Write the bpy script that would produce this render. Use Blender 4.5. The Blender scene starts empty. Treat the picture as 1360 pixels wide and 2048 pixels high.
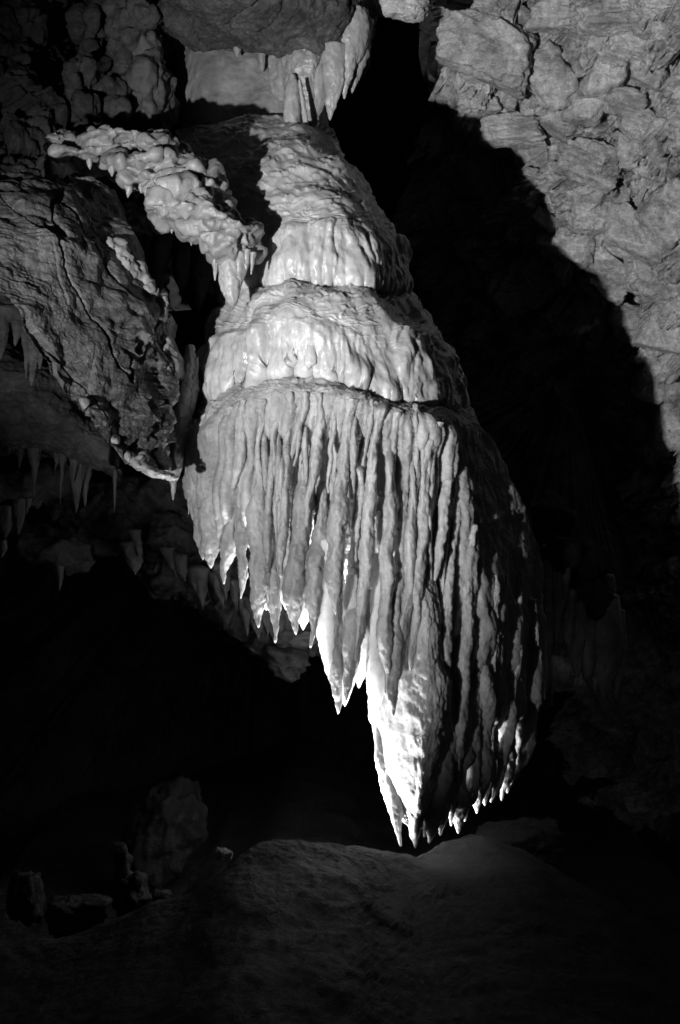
import bpy, bmesh, math
import numpy as np
from mathutils import Vector, Matrix

# ------------------------------------------------------------------ scene, camera, light
scene = bpy.context.scene
col = scene.collection
F = 2813.0          # focal length in photograph pixels (frame 1360 x 2048)
CZ = 1.6            # camera height above the path

cam_data = bpy.data.cameras.new('camera')
cam_data.sensor_fit = 'VERTICAL'
cam_data.sensor_height = 36.0
cam_data.lens = 36.0 * F / 2048.0
cam_data.clip_start = 0.05
cam_data.clip_end = 200.0
cam = bpy.data.objects.new('camera', cam_data)
cam.location = (0, 0, CZ)
cam.rotation_euler = (math.radians(90), 0, 0)
col.objects.link(cam)
scene.camera = cam

world = bpy.data.worlds.new('World')
scene.world = world
world.use_nodes = True
world.node_tree.nodes['Background'].inputs[0].default_value = (1, 1, 1, 1)
world.node_tree.nodes['Background'].inputs[1].default_value = 0.006


def spot(name, loc, target, energy, cone, blend, radius):
    d = bpy.data.lights.new(name, 'SPOT')
    d.energy = energy
    d.spot_size = math.radians(cone)
    d.spot_blend = blend
    d.shadow_soft_size = radius
    d.color = (1, 1, 1)
    o = bpy.data.objects.new(name, d)
    o.location = loc
    o.rotation_euler = (Vector(target) - Vector(loc)).to_track_quat('-Z', 'Y').to_euler()
    col.objects.link(o)
    return o


def P(px, py, Y):
    """pixel of the photograph + distance in metres -> point in the cave"""
    return np.array(((px - 680.0) * Y / F, Y, CZ + (1024.0 - py) * Y / F))


# floodlight on the visitors' path, low and to the left of the camera
spot('path_floodlight', (-2.15, 0.0, 1.0), P(1550, 60, 9.0), 2850, 52, 1.0, 0.035)
# floodlight on the cave floor behind the mound, aimed up at the hanging curtain
spot('floor_floodlight', P(548, 1722, 5.93), P(800, 1330, 5.9), 100, 116, 0.7, 0.07)
spot('back_floodlight', P(645, 1722, 6.5), P(690, 1230, 5.75), 400, 64, 1.0, 0.05)
spot('rear_fill_light', P(750, 1728, 6.25), P(960, 1430, 6.25), 120, 108, 1.0, 0.04)  # unseen lamp added to brighten the left edges of the right drapes

scene.view_settings.view_transform = 'Standard'
scene.view_settings.look = 'None'
scene.view_settings.gamma = 1.0
scene.view_settings.exposure = 0.0
scene.view_settings.use_curve_mapping = False
scene.cycles.use_denoising = True
scene.cycles.max_bounces = 6
scene.cycles.diffuse_bounces = 3
scene.cycles.sample_clamp_indirect = 4.0

# ------------------------------------------------------------------ noise
_rng = np.random.RandomState(7)
_perm = _rng.permutation(256).astype(np.int32)
_perm = np.concatenate([_perm, _perm, _perm])
_g = _rng.normal(size=(256, 3)).astype(np.float32)
_g /= np.linalg.norm(_g, axis=1)[:, None]


def perlin(p):
    p = np.asarray(p, np.float32)
    i = np.floor(p).astype(np.int32)
    f = p - i
    i &= 255
    u = f * f * f * (f * (f * 6 - 15) + 10)
    out = np.zeros(len(p), np.float32)
    for dx in (0, 1):
        wx = u[:, 0] if dx else 1 - u[:, 0]
        for dy in (0, 1):
            wy = u[:, 1] if dy else 1 - u[:, 1]
            for dz in (0, 1):
                wz = u[:, 2] if dz else 1 - u[:, 2]
                h = _perm[_perm[_perm[(i[:, 0] + dx) & 255] + ((i[:, 1] + dy) & 255)] + ((i[:, 2] + dz) & 255)]
                g = _g[h]
                out += wx * wy * wz * (g[:, 0] * (f[:, 0] - dx) + g[:, 1] * (f[:, 1] - dy) + g[:, 2] * (f[:, 2] - dz))
    return out * 1.5


def fbm(p, octv=4, gain=0.5, lac=2.03):
    p = np.asarray(p, np.float32)
    a, s, o = 1.0, 1.0, np.zeros(len(p), np.float32)
    for k in range(octv):
        o += a * perlin(p * s + 17.3 * k)
        a *= gain
        s *= lac
    return o


def ridged(p, octv=4, gain=0.5):
    p = np.asarray(p, np.float32)
    a, s, o = 1.0, 1.0, np.zeros(len(p), np.float32)
    for k in range(octv):
        o += a * (1 - 2 * np.abs(perlin(p * s + 31.7 * k)))
        a *= gain
        s *= 2.07
    return o


def _hash(i, k):
    h = _perm[(_perm[(_perm[(i[:, 0] + k * 57) & 255] + i[:, 1]) & 255] + i[:, 2]) & 255]
    return h


_rv = _rng.rand(256, 6).astype(np.float32)


def worley(p):
    """F1, F2, id of nearest cell, vector from its seed point"""
    p = np.asarray(p, np.float32)
    ip = np.floor(p).astype(np.int32)
    n = len(p)
    f1 = np.full(n, 9.0, np.float32)
    f2 = np.full(n, 9.0, np.float32)
    cid = np.zeros(n, np.int32)
    vec = np.zeros((n, 3), np.float32)
    for dx in (-1, 0, 1):
        for dy in (-1, 0, 1):
            for dz in (-1, 0, 1):
                c = ip + np.array((dx, dy, dz), np.int32)
                h = _hash(c & 255, 1)
                v = p - (c + _rv[h, :3])
                d = np.einsum('ij,ij->i', v, v)
                near = d < f1
                f2 = np.where(near, f1, np.minimum(f2, d))
                f1 = np.where(near, d, f1)
                cid = np.where(near, h, cid)
                vec[near] = v[near]
    return np.sqrt(f1), np.sqrt(f2), cid, vec


def facets(p, scale, tilt=0.5, step=0.35, crack=0.25, cw=0.10, stretch=(1, 1, 1), round_=0.0):
    """blocky broken-rock relief: each cell is a tilted plane, with a crack between cells"""
    f1, f2, cid, v = worley(p * scale * np.array(stretch, np.float32))
    t = (_rv[cid, 3:6] - 0.5) * 2 * tilt
    h = np.einsum('ij,ij->i', v, t) + (_rv[cid, 2] - 0.5) * 2 * step
    e = np.clip(1 - (f2 - f1) / cw, 0, 1)
    if round_:
        h = (h + step) * sstep(0, round_, f2 - f1)
    return (h - crack * e * e) / scale


def sstep(a, b, x):
    t = np.clip((x - a) / (b - a), 0, 1)
    return t * t * (3 - 2 * t)


# ------------------------------------------------------------------ materials
def new_mat(name):
    m = bpy.data.materials.new(name)
    m.use_nodes = True
    nt = m.node_tree
    return m, nt, nt.nodes['Principled BSDF']


def grey_ramp(nt, src, stops):
    r = nt.nodes.new('ShaderNodeValToRGB')
    el = r.color_ramp.elements
    while len(el) < len(stops):
        el.new(0.5)
    for e, (pos, v) in zip(el, stops):
        e.position = pos
        e.color = (v, v, v, 1)
    nt.links.new(src, r.inputs[0])
    return r.outputs[0]


def noise_node(nt, co, scale, detail=6, rough=0.55, dist=0.0, mapping=None):
    if mapping is not None:
        mp = nt.nodes.new('ShaderNodeMapping')
        mp.inputs['Scale'].default_value = mapping[0]
        mp.inputs['Rotation'].default_value = mapping[1]
        nt.links.new(co, mp.inputs[0])
        co = mp.outputs[0]
    n = nt.nodes.new('ShaderNodeTexNoise')
    n.inputs['Scale'].default_value = scale
    n.inputs['Detail'].default_value = detail
    n.inputs['Roughness'].default_value = rough
    n.inputs['Distortion'].default_value = dist
    nt.links.new(co, n.inputs['Vector'])
    return n.outputs['Fac']


def mul(nt, a, b, fac=1.0):
    x = nt.nodes.new('ShaderNodeMix')
    x.data_type = 'RGBA'
    x.blend_type = 'MULTIPLY'
    x.inputs[0].default_value = fac
    nt.links.new(a, x.inputs[6])
    nt.links.new(b, x.inputs[7])
    return x.outputs[2]


def bump_chain(nt, bsdf, items):
    prev = None
    for src, strength, dist in items:
        b = nt.nodes.new('ShaderNodeBump')
        b.inputs['Strength'].default_value = strength
        b.inputs['Distance'].default_value = dist
        nt.links.new(src, b.inputs['Height'])
        if prev:
            nt.links.new(prev, b.inputs['Normal'])
        prev = b.outputs[0]
    nt.links.new(prev, bsdf.inputs['Normal'])


def pos_out(nt):
    g = nt.nodes.new('ShaderNodeNewGeometry')
    return g.outputs['Position']


def calcite(name, lo, hi, sss=0.35, rough=(0.28, 0.6), grain=0.5, sss_scale=0.025):
    m, nt, b = new_mat(name)
    co = pos_out(nt)
    c1 = grey_ramp(nt, noise_node(nt, co, 3.5, 6, 0.6, 0.4), [(0.3, lo), (0.7, hi)])
    c2 = grey_ramp(nt, noise_node(nt, co, 26, 5, 0.6), [(0.25, 0.78), (0.6, 1.0)])
    c3 = grey_ramp(nt, noise_node(nt, co, 9, 5, 0.6, 0.3, mapping=((1, 1, 0.13), (0, 0.05, 0))), [(0.36, 0.7), (0.6, 1.0)])
    nt.links.new(mul(nt, mul(nt, c1, c2), c3), b.inputs['Base Color'])
    r = grey_ramp(nt, noise_node(nt, co, 14, 4, 0.6), [(0.35, rough[0]), (0.65, rough[1])])
    nt.links.new(r, b.inputs['Roughness'])
    b.inputs['Subsurface Weight'].default_value = sss
    b.inputs['Subsurface Radius'].default_value = (1, 1, 1)
    b.inputs['Subsurface Scale'].default_value = sss_scale
    b.inputs['Specular IOR Level'].default_value = 0.5
    bump_chain(nt, b, [(noise_node(nt, co, 95, 5, 0.65), grain, 0.006),
                       (noise_node(nt, co, 330, 3, 0.6), grain * 0.7, 0.0018)])
    return m


def rock_mat(name, lo, hi, veins=0.4, rough=0.75, grain=0.7, stretch=((1, 1, 6), (0, 0.5, 0))):
    m, nt, b = new_mat(name)
    co = pos_out(nt)
    c1 = grey_ramp(nt, noise_node(nt, co, 3.4, 8, 0.68, 0.7), [(0.36, lo), (0.64, hi)])
    c2 = grey_ramp(nt, noise_node(nt, co, 30, 6, 0.7), [(0.34, 0.62), (0.6, 1.0)])
    c3 = grey_ramp(nt, noise_node(nt, co, 7, 6, 0.7, 0.6, mapping=stretch), [(0.35, 0.66), (0.6, 1.0)])
    c = mul(nt, mul(nt, c1, c2), c3, 0.6)
    vn = noise_node(nt, co, 4.0, 5, 0.6, 1.2, mapping=((1, 1, 2.5), (0.3, 0.8, 0)))
    v = nt.nodes.new('ShaderNodeMath'); v.operation = 'SUBTRACT'; v.inputs[1].default_value = 0.5
    nt.links.new(vn, v.inputs[0])
    va = nt.nodes.new('ShaderNodeMath'); va.operation = 'ABSOLUTE'
    nt.links.new(v.outputs[0], va.inputs[0])
    vr = grey_ramp(nt, va.outputs[0], [(0.0, veins), (0.012, 0.0)])
    add = nt.nodes.new('ShaderNodeMix'); add.data_type = 'RGBA'; add.blend_type = 'ADD'
    add.inputs[0].default_value = 0.35
    nt.links.new(c, add.inputs[6]); nt.links.new(vr, add.inputs[7])
    nt.links.new(add.outputs[2], b.inputs['Base Color'])
    b.inputs['Roughness'].default_value = rough
    b.inputs['Specular IOR Level'].default_value = 0.35
    bump_chain(nt, b, [(noise_node(nt, co, 22, 8, 0.72, 0.5), grain, 0.03),
                       (noise_node(nt, co, 120, 5, 0.7), grain * 0.8, 0.004)])
    return m


M_TIER = calcite('wet_white_calcite', 0.49, 0.68, 0.75, (0.14, 0.42), 0.3, 0.02)
M_CURT = calcite('grainy_white_calcite', 0.36, 0.58, 0.85, (0.32, 0.7), 0.8, 0.032)
M_KNOB = calcite('lumpy_grey_calcite', 0.34, 0.52, 0.6, (0.15, 0.45), 0.4, 0.03)
M_DULL = calcite('dull_grey_calcite', 0.22, 0.4, 0.15, (0.45, 0.75), 0.6, 0.02)
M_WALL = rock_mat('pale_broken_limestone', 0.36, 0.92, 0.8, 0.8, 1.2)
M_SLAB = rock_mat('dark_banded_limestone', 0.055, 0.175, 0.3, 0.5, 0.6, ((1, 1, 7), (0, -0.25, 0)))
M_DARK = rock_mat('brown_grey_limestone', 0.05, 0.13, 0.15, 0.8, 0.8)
M_DIM = calcite('dimmed_grey_calcite', 0.07, 0.17, 0.1, (0.45, 0.75), 0.7, 0.015)  # dull calcite with its colour darkened to stand in for dim light
M_STONE = rock_mat('shade_dark_stone', 0.03, 0.075, 0.05, 0.8, 0.9)  # rock colour lowered to stand in for shade, no soot
M_SHEET = calcite('thin_translucent_calcite', 0.7, 0.88, 1.0, (0.3, 0.6), 0.5, 0.06)
M_SHELF = calcite('shelf_grey_calcite', 0.23, 0.42, 0.5, (0.14, 0.4), 0.5, 0.02)
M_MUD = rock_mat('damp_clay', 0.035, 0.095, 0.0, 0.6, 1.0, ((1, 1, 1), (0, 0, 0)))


# ------------------------------------------------------------------ mesh helpers
def link(name, me, mat=None, parent=None):
    o = bpy.data.objects.new(name, me)
    col.objects.link(o)
    if mat and me is not None and len(me.materials) == 0:
        me.materials.append(mat)
    if parent is not None:
        o.parent = parent
        o.matrix_parent_inverse = Matrix.Translation(-Vector(parent.location))
    return o


def tag(o, label=None, cat=None, group=None, kind=None):
    if label: o['label'] = label
    if cat: o['category'] = cat
    if group: o['group'] = group
    if kind: o['kind'] = kind
    return o


def thing(name, loc, label, cat, group=None):
    o = bpy.data.objects.new(name, None)
    o.empty_display_size = 0.1
    o.location = tuple(float(v) for v in loc)
    col.objects.link(o)
    return tag(o, label, cat, group)


def np_mesh(name, verts, quads, tris=None):
    me = bpy.data.meshes.new(name)
    verts = np.asarray(verts, np.float32)
    nq = len(quads)
    nt_ = 0 if tris is None else len(tris)
    me.vertices.add(len(verts))
    me.vertices.foreach_set('co', verts.ravel())
    idx = np.asarray(quads, np.int32).ravel()
    if nt_:
        idx = np.concatenate([idx, np.asarray(tris, np.int32).ravel()])
    me.loops.add(len(idx))
    me.loops.foreach_set('vertex_index', idx)
    st = np.arange(nq) * 4
    tot = np.full(nq, 4)
    if nt_:
        st = np.concatenate([st, nq * 4 + np.arange(nt_) * 3])
        tot = np.concatenate([tot, np.full(nt_, 3)])
    me.polygons.add(len(st))
    me.polygons.foreach_set('loop_start', st.astype(np.int32))
    me.polygons.foreach_set('loop_total', tot.astype(np.int32))
    me.polygons.foreach_set('use_smooth', np.ones(len(st), bool))
    me.update(calc_edges=True)
    me.validate()
    return me


def spline_resample(ctrl, n, axis):
    """Catmull-Rom through control points along axis, n samples"""
    c = np.moveaxis(np.asarray(ctrl, float), axis, 0)
    k = len(c)
    t = np.linspace(0, k - 1, n)
    i = np.clip(np.floor(t).astype(int), 0, k - 2)
    f = (t - i).reshape((-1,) + (1,) * (c.ndim - 1))
    p1, p2 = c[i], c[i + 1]
    p0 = np.where((i > 0).reshape(f.shape), c[np.clip(i - 1, 0, k - 1)], 2 * p1 - p2)
    p3 = np.where((i < k - 2).reshape(f.shape), c[np.clip(i + 2, 0, k - 1)], 2 * p2 - p1)
    r = 0.5 * (2 * p1 + (p2 - p0) * f + (2 * p0 - 5 * p1 + 4 * p2 - p3) * f * f + (3 * p1 - p0 - 3 * p2 + p3) * f ** 3)
    return np.moveaxis(r, 0, axis)


def surface(levels, nu, nv, disp, back=0.35, tuck=0.25, pre=None):
    """closed relief solid through rows of control points (pixel x, pixel y, distance);
    disp(world, normal, px, py, t) -> offset along the normal in metres"""
    g = spline_resample(np.array(levels, float), nu, 1)
    g = spline_resample(g, nv, 0)
    px, py, Y = g[..., 0], g[..., 1], g[..., 2]
    if pre is not None:
        t0 = np.repeat(np.linspace(0, len(levels) - 1, nv)[:, None], nu, 1)
        py = py + pre(px.ravel(), py.ravel(), t0.ravel()).reshape(py.shape)
    w = np.stack([(px - 680) * Y / F, Y, CZ + (1024 - py) * Y / F], -1)

    def normals(w):
        du = np.gradient(w, axis=1)
        dv = np.gradient(w, axis=0)
        n = np.cross(du, dv)
        n /= np.linalg.norm(n, axis=-1, keepdims=True) + 1e-12
        return n
    n = normals(w)
    if n[..., 1].mean() > 0:
        n = -n
    t = np.repeat(np.linspace(0, len(levels) - 1, nv)[:, None], nu, 1)
    fl = lambda a: a.reshape(-1, a.shape[-1]) if a.ndim == 3 else a.ravel()
    r = disp(fl(w), fl(n), fl(px), fl(py), fl(t))
    if isinstance(r, tuple):          # second pass along the normals of the first
        w = w + n * r[0].reshape(nv, nu, 1)
        n2 = normals(w)
        if n2[..., 1].mean() > 0:
            n2 = -n2
        w = w + n2 * r[1].reshape(nv, nu, 1)
    else:
        w = w + n * r.reshape(nv, nu, 1)
    verts = w.reshape(-1, 3)
    ii = np.arange(nv * nu).reshape(nv, nu)
    q = np.stack([ii[:-1, :-1], ii[:-1, 1:], ii[1:, 1:], ii[1:, :-1]], -1).reshape(-1, 4)
    loop = np.concatenate([ii[0, :], ii[1:, -1], ii[-1, -2::-1], ii[-2:0:-1, 0]])
    L = len(loop)
    lv = verts[loop]
    cen = lv.mean(0)
    r1 = lv + np.array((0, back * 0.6, 0)) + (cen - lv) * tuck * 0.25
    r2 = lv + np.array((0, back, 0)) + (cen - lv) * tuck
    c = cen + np.array((0, back * 1.2, 0))
    N = len(verts)
    verts = np.concatenate([verts, r1, r2, c[None]])
    a = np.arange(L); b = (a + 1) % L
    q = np.concatenate([q,
                        np.stack([loop[b], loop[a], N + a, N + b], -1),
                        np.stack([N + b, N + a, N + L + a, N + L + b], -1)])
    tr = np.stack([N + L + b, N + L + a, np.full(L, N + 2 * L)], -1)
    return verts, q, tr


def tube(path, ratio=1.6, ring=20, step=4.0, lump=0.14, rough=0.004, seed=0, flute=0.0, twist=0.0, tip=True, fine=70.0):
    """drape or stalactite through (pixel x, pixel y, distance, pixel width)"""
    p = np.array(path, float)
    ring = int(max(ring, p[:, 3].max() * .9))
    seg = np.hypot(np.diff(p[:, 0]), np.diff(p[:, 1]))
    n = max(8, int(seg.sum() / step))
    # uneven resampling by arc length
    k = np.concatenate([[0], np.cumsum(seg)])
    fine_c = spline_resample(p, 40 * len(p), 0)
    fs = np.concatenate([[0], np.cumsum(np.hypot(np.diff(fine_c[:, 0]), np.diff(fine_c[:, 1])))])
    tt = np.linspace(0, fs[-1], n)
    c = np.stack([np.interp(tt, fs, fine_c[:, j]) for j in range(4)], -1)
    Y = c[:, 2]
    cen = np.stack([(c[:, 0] - 680) * Y / F, Y, CZ + (1024 - c[:, 1]) * Y / F], -1)
    a = np.maximum(c[:, 3], 1.5) * 0.5 * Y / F
    ph = np.linspace(0, 2 * math.pi, ring, endpoint=False)[None, :] + twist * np.linspace(0, 1, n)[:, None]
    cs, sn = np.cos(ph), np.sin(ph)
    q3 = np.stack([cs * 0.9 + seed * 3.1, sn * 0.9 + 0 * ph + seed * 1.7, np.repeat(cen[:, 2:3] * 9, ring, 1)], -1).reshape(-1, 3)
    lu = fbm(q3, 3).reshape(n, ring)
    q4 = np.stack([np.zeros_like(ph) + seed * 5.3, np.zeros_like(ph), np.repeat(cen[:, 2:3] * 14, ring, 1)], -1).reshape(-1, 3)
    lu2 = fbm(q4, 2).reshape(n, ring)
    lp = lump * np.clip(34.0 / np.maximum(c[:, 3:4], 1), .3, 1.0)
    fac = 1 + lp * lu + lp * 0.55 * lu2
    if flute:
        fac = fac + flute * np.cos(ph * 5 + seed + 2 * lu)
    off = np.stack([a[:, None] * cs * fac, a[:, None] * ratio * sn * fac, np.zeros_like(cs)], -1)
    w = cen[:, None, :] + off
    rad = off / (np.linalg.norm(off, axis=-1, keepdims=True) + 1e-9)
    d = fbm(w.reshape(-1, 3) * np.array((fine, fine, fine * .6)) + seed, 4, 0.6).reshape(n, ring, 1)
    amp = np.minimum(rough, a * 0.35)[:, None, None]
    w = w + rad * d * amp
    # wobble of the axis
    wob = np.stack([perlin(np.stack([cen[:, 2] * 6, 0 * a + seed * 9.1, 0 * a], -1)), 0 * a, 0 * a], -1)
    w = w + (wob * np.minimum(a, 0.02)[:, None] * 0.5)[:, None, :]
    verts = w.reshape(-1, 3)
    ii = np.arange(n * ring).reshape(n, ring)
    nx = np.roll(ii, -1, 1)
    q = np.stack([ii[:-1], ii[1:], nx[1:], nx[:-1]], -1).reshape(-1, 4)
    N = len(verts)
    verts = np.concatenate([verts, w[0].mean(0)[None] + (0, 0, a[0] * 0.3), w[-1].mean(0)[None] - (0, 0, a[-1] * 1.5)])
    tr = np.concatenate([np.stack([ii[0], nx[0], np.full(ring, N)], -1), np.stack([nx[-1], ii[-1], np.full(ring, N + 1)], -1)])
    return verts, q, tr


def make_tube(name, path, mat, parent, **kw):
    v, q, t = tube(path, **kw)
    return link(name, np_mesh(name, v, q, t), mat, parent)


def ico(sub):
    bm = bmesh.new()
    bmesh.ops.create_icosphere(bm, subdivisions=sub, radius=1.0)
    v = np.array([x.co[:] for x in bm.verts])
    f = np.array([[y.index for y in x.verts] for x in bm.faces])
    bm.free()
    return v / np.linalg.norm(v, axis=1)[:, None], f


_ico = {s: ico(s) for s in (3, 4, 5)}


def rock_verts(seed, dims, planes=14, sub=4, soft=14.0, rough=0.05, strata=0.0):
    """angular broken block: a sphere cut by random planes with worn edges"""
    r = np.random.RandomState(seed)
    d, f = _ico[sub]
    n = r.normal(size=(planes, 3))
    n /= np.linalg.norm(n, axis=1)[:, None]
    box = np.array([(1, 0, 0), (-1, 0, 0), (0, 1, 0), (0, -1, 0), (0, 0, 1), (0, 0, -1)], float)
    box += r.normal(size=box.shape) * 0.12
    box /= np.linalg.norm(box, axis=1)[:, None]
    n = np.concatenate([n, box])
    h = np.concatenate([r.uniform(0.82, 1.15, planes), r.uniform(0.72, 0.9, 6)])
    dot = d @ n.T
    hn = h[None, :] * (1 + rough * 1.2 * np.stack([fbm(d * 2.7 + 3.3 * k + seed, 3, .6) for k in range(len(h))], 1))
    inv = np.maximum(dot, 0.02) / hn
    rad = 1.0 / (np.sum(inv ** soft, 1) ** (1.0 / soft))
    v = d * rad[:, None]
    sc = v * np.array(dims)
    k = 1.0 / max(dims)
    nz = fbm(v * 2.2 + seed * 1.37, 5, 0.55)
    fc = facets(v + seed * 0.7, 2.6, 0.5, 0.25, 0.15, 0.12)
    amp = rough * min(dims)
    v2 = sc + d * (nz * amp + fc * amp * 3.0)[:, None]
    if strata:
        v2 += d * (perlin(np.stack([v[:, 0] * 0.7, v[:, 1] * 0.7, v[:, 2] * 11 + seed], -1)) * strata * min(dims))[:, None]
    return v2, f


def make_rock(name, c, dims, rot, mat, parent, seed, **kw):
    v, f = rock_verts(seed, dims, **kw)
    R = np.array((Matrix.Rotation(rot[2], 3, 'Z') @ Matrix.Rotation(rot[1], 3, 'Y') @ Matrix.Rotation(rot[0], 3, 'X')))
    v = v @ R.T + np.asarray(c)
    me = np_mesh(name, v, np.zeros((0, 4), int), f)
    return link(name, me, mat, parent)


def blobs(name, ells, mat, parent, voxel, smooth=6, disp=None):
    """ellipsoids (px, py, Y, rx, ry in pixels, rY in metres) fused into one worn lump"""
    bm = bmesh.new()
    for e in ells:
        x, y, Y, rx, ry, rY = e[:6]
        a = e[6] if len(e) > 6 else 0.0
        m = Matrix.Translation(Vector(P(x, y, Y))) @ Matrix.Rotation(a, 4, 'Y') @ Matrix.Diagonal((rx * Y / F, rY, ry * Y / F, 1))
        bmesh.ops.create_icosphere(bm, subdivisions=3, radius=1.0, matrix=m)
    me = bpy.data.meshes.new(name + '_raw')
    bm.to_mesh(me); bm.free()
    o = bpy.data.objects.new('raw', me)
    col.objects.link(o)
    md = o.modifiers.new('r', 'REMESH'); md.mode = 'VOXEL'; md.voxel_size = voxel
    ms = o.modifiers.new('s', 'SMOOTH'); ms.factor = 0.5; ms.iterations = smooth
    dg = bpy.context.evaluated_depsgraph_get()
    ev = o.evaluated_get(dg)
    m2 = bpy.data.meshes.new_from_object(ev)
    bpy.data.objects.remove(o); bpy.data.meshes.remove(me)
    n = len(m2.vertices)
    co = np.zeros(n * 3, np.float32); m2.vertices.foreach_get('co', co); co = co.reshape(-1, 3)
    no = np.zeros(n * 3, np.float32); m2.vertices.foreach_get('normal', no); no = no.reshape(-1, 3)
    if disp is not None:
        co = co + no * disp(co, no)[:, None]
    m2.vertices.foreach_set('co', co.ravel())
    m2.polygons.foreach_set('use_smooth', np.ones(len(m2.polygons), bool))
    m2.materials.clear()
    m2.name = name
    m2.update()
    return link(name, m2, mat, parent)


# ------------------------------------------------------------------ relief functions
def ripples(w, px, py, period=11.0, slant=0.12):
    """tiny overlapping terraces of running-water flowstone: broken saw-tooth lines"""
    q = np.stack([px / 46.0, py / 20.0, 0 * px], -1)
    warp = fbm(q, 3, 0.55) * 1.5 + fbm(q * np.array((0.3, 0.35, 1)) + 5, 2) * 1.6
    ph = py / period + slant * px / period * 0.6 + warp
    f = ph - np.floor(ph)
    saw = np.where(f < 0.72, f / 0.72, (1 - f) / 0.28)
    br = sstep(-0.35, 0.35, fbm(np.stack([px / 40.0, py / 13.0, 0 * px + 3], -1), 2))
    return (saw ** 1.4) * br


def columns(px, py, width, seed, lean=0.0):
    """rounded vertical runs of uneven width, 0 in the grooves, 1 on the backs"""
    x = (px + lean * py) / width + seed * 11.3
    x = x + 0.35 * perlin(np.stack([px / 60.0, py / 90.0, 0 * px + seed], -1)) + 1.0 * perlin(np.stack([x * 0.37, 0 * x, 0 * x + seed], -1))
    i = np.floor(x).astype(int)
    f = x - i
    hsh = _rv[(i * 37 + int(seed * 13)) & 255]
    c = np.sqrt(np.clip(1 - (2 * f - 1) ** 2, 0, 1))
    return c * (0.55 + 0.45 * hsh[:, 0]), hsh[:, 1]


# ------------------------------------------------------------------ the hanging flowstone
form = thing('hanging_flowstone', P(720, 1690, 6.0),
             'tall white tiered flowstone mass with long curtain of drapes hanging above the mound', 'flowstone')


def tier_disp(period, colw, seed, t_fr0, t_fr1, t_end, ramp=0.010, camp=0.03):
    def f(w, n, px, py, t):
        fr = sstep(t_fr0, t_fr1, t)
        rp = ripples(w, px, py, period) * ramp * (1 - 0.8 * fr)
        c1, h1 = columns(px, py, colw, seed, -0.03)
        c2, h2 = columns(px, py, colw * 0.47, seed + 0.6, 0.04)
        start = t_fr0 + (t_fr1 - t_fr0) * h1 * 1.2
        d = (c1 * camp * sstep(start, start + 0.5, t) + c2 * camp * 0.42 * sstep(start, start + 0.6, t))
        d = d + fbm(w * 7, 3) * 0.017 + fbm(w * np.array((22, 22, 9)), 3) * 0.012 * fr + fbm(w * 3 + 3, 2) * 0.035
        d2 = rp + fbm(w * 40, 3) * 0.0015
        return d, d2
    return f


A = [
    [(352, 262, 7.55), (430, 246, 7.35), (520, 232, 7.25), (590, 232, 7.2), (650, 246, 7.5)],
    [(356, 300, 7.3), (440, 288, 7.0), (540, 268, 6.82), (620, 270, 6.8), (682, 300, 7.2)],
    [(372, 380, 7.0), (450, 360, 6.55), (560, 340, 6.35), (672, 345, 6.4), (738, 378, 7.0)],
    [(390, 460, 6.85), (470, 440, 6.32), (580, 425, 6.12), (700, 432, 6.18), (785, 455, 6.85)],
    [(400, 500, 6.8), (480, 478, 6.24), (590, 466, 6.05), (722, 474, 6.11), (799, 490, 6.7)],
    [(412, 562, 6.8), (490, 562, 6.22), (600, 563, 6.03), (736, 566, 6.1), (808, 574, 6.65)],
    [(420, 574, 6.9), (495, 574, 6.4), (600, 573, 6.25), (722, 576, 6.3), (806, 582, 6.9)],
]


def teeth(colw, seed, t0, t1, amp):
    def f(px, py, t):
        c1, h = columns(px, 0 * py + 600, colw, seed, -0.03)
        c2, h2 = columns(px, 0 * py + 600, colw * .47, seed + .6, .04)
        return amp * (c1 * .9 + c2 * .5 - .75) * sstep(t0, t1, t)
    return f


v, q, t = surface(A, 260, 230, tier_disp(11, 52, 1.0, 3.0, 4.2, 6, 0.011), back=0.5, pre=teeth(52, 1.0, 4.2, 5, 7))
link('upper_tier', np_mesh('upper_tier', v, q, t), M_TIER, form)

B = [
    [(470, 580, 6.75), (515, 562, 6.45), (575, 557, 6.35), (640, 556, 6.33), (700, 558, 6.4), (756, 562, 6.55), (812, 574, 7.0)],
    [(440, 610, 6.5), (495, 584, 6.15), (570, 574, 6.0), (640, 574, 5.96), (715, 580, 6.0), (776, 590, 6.32), (846, 612, 6.9)],
    [(398, 655, 6.4), (475, 625, 6.0), (560, 612, 5.84), (640, 614, 5.8), (730, 628, 5.86), (815, 642, 6.1), (882, 652, 6.8)],
    [(388, 705, 6.35), (475, 672, 5.94), (560, 656, 5.78), (645, 660, 5.74), (740, 682, 5.8), (835, 694, 6.05), (904, 706, 6.8)],
    [(376, 804, 6.32), (470, 764, 5.92), (565, 733, 5.80), (645, 741, 5.76), (745, 784, 5.80), (862, 798, 6.03), (928, 792, 6.7)],
    [(378, 814, 6.45), (470, 776, 6.1), (565, 744, 5.98), (645, 752, 5.94), (745, 794, 5.99), (850, 808, 6.2), (928, 802, 6.9)],
]


def b_disp(w, n, px, py, t):
    d, d2 = tier_disp(11, 62, 2.0, 2.0, 3.3, 5, 0.011, 0.04)(w, n, px, py, t)
    step = sstep(512, 496, px + 8 * perlin(np.stack([py / 30.0, 0 * py, 0 * py], -1))) * sstep(1.2, 2.2, t)
    return d - 0.06 * step + 0.03 * sstep(480, 420, px) * sstep(1.0, 2.0, t), d2


v, q, t = surface(B, 300, 190, b_disp, back=0.5, pre=teeth(62, 2.0, 2.8, 4, 34))
link('middle_tier', np_mesh('middle_tier', v, q, t), M_TIER, form)

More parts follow.
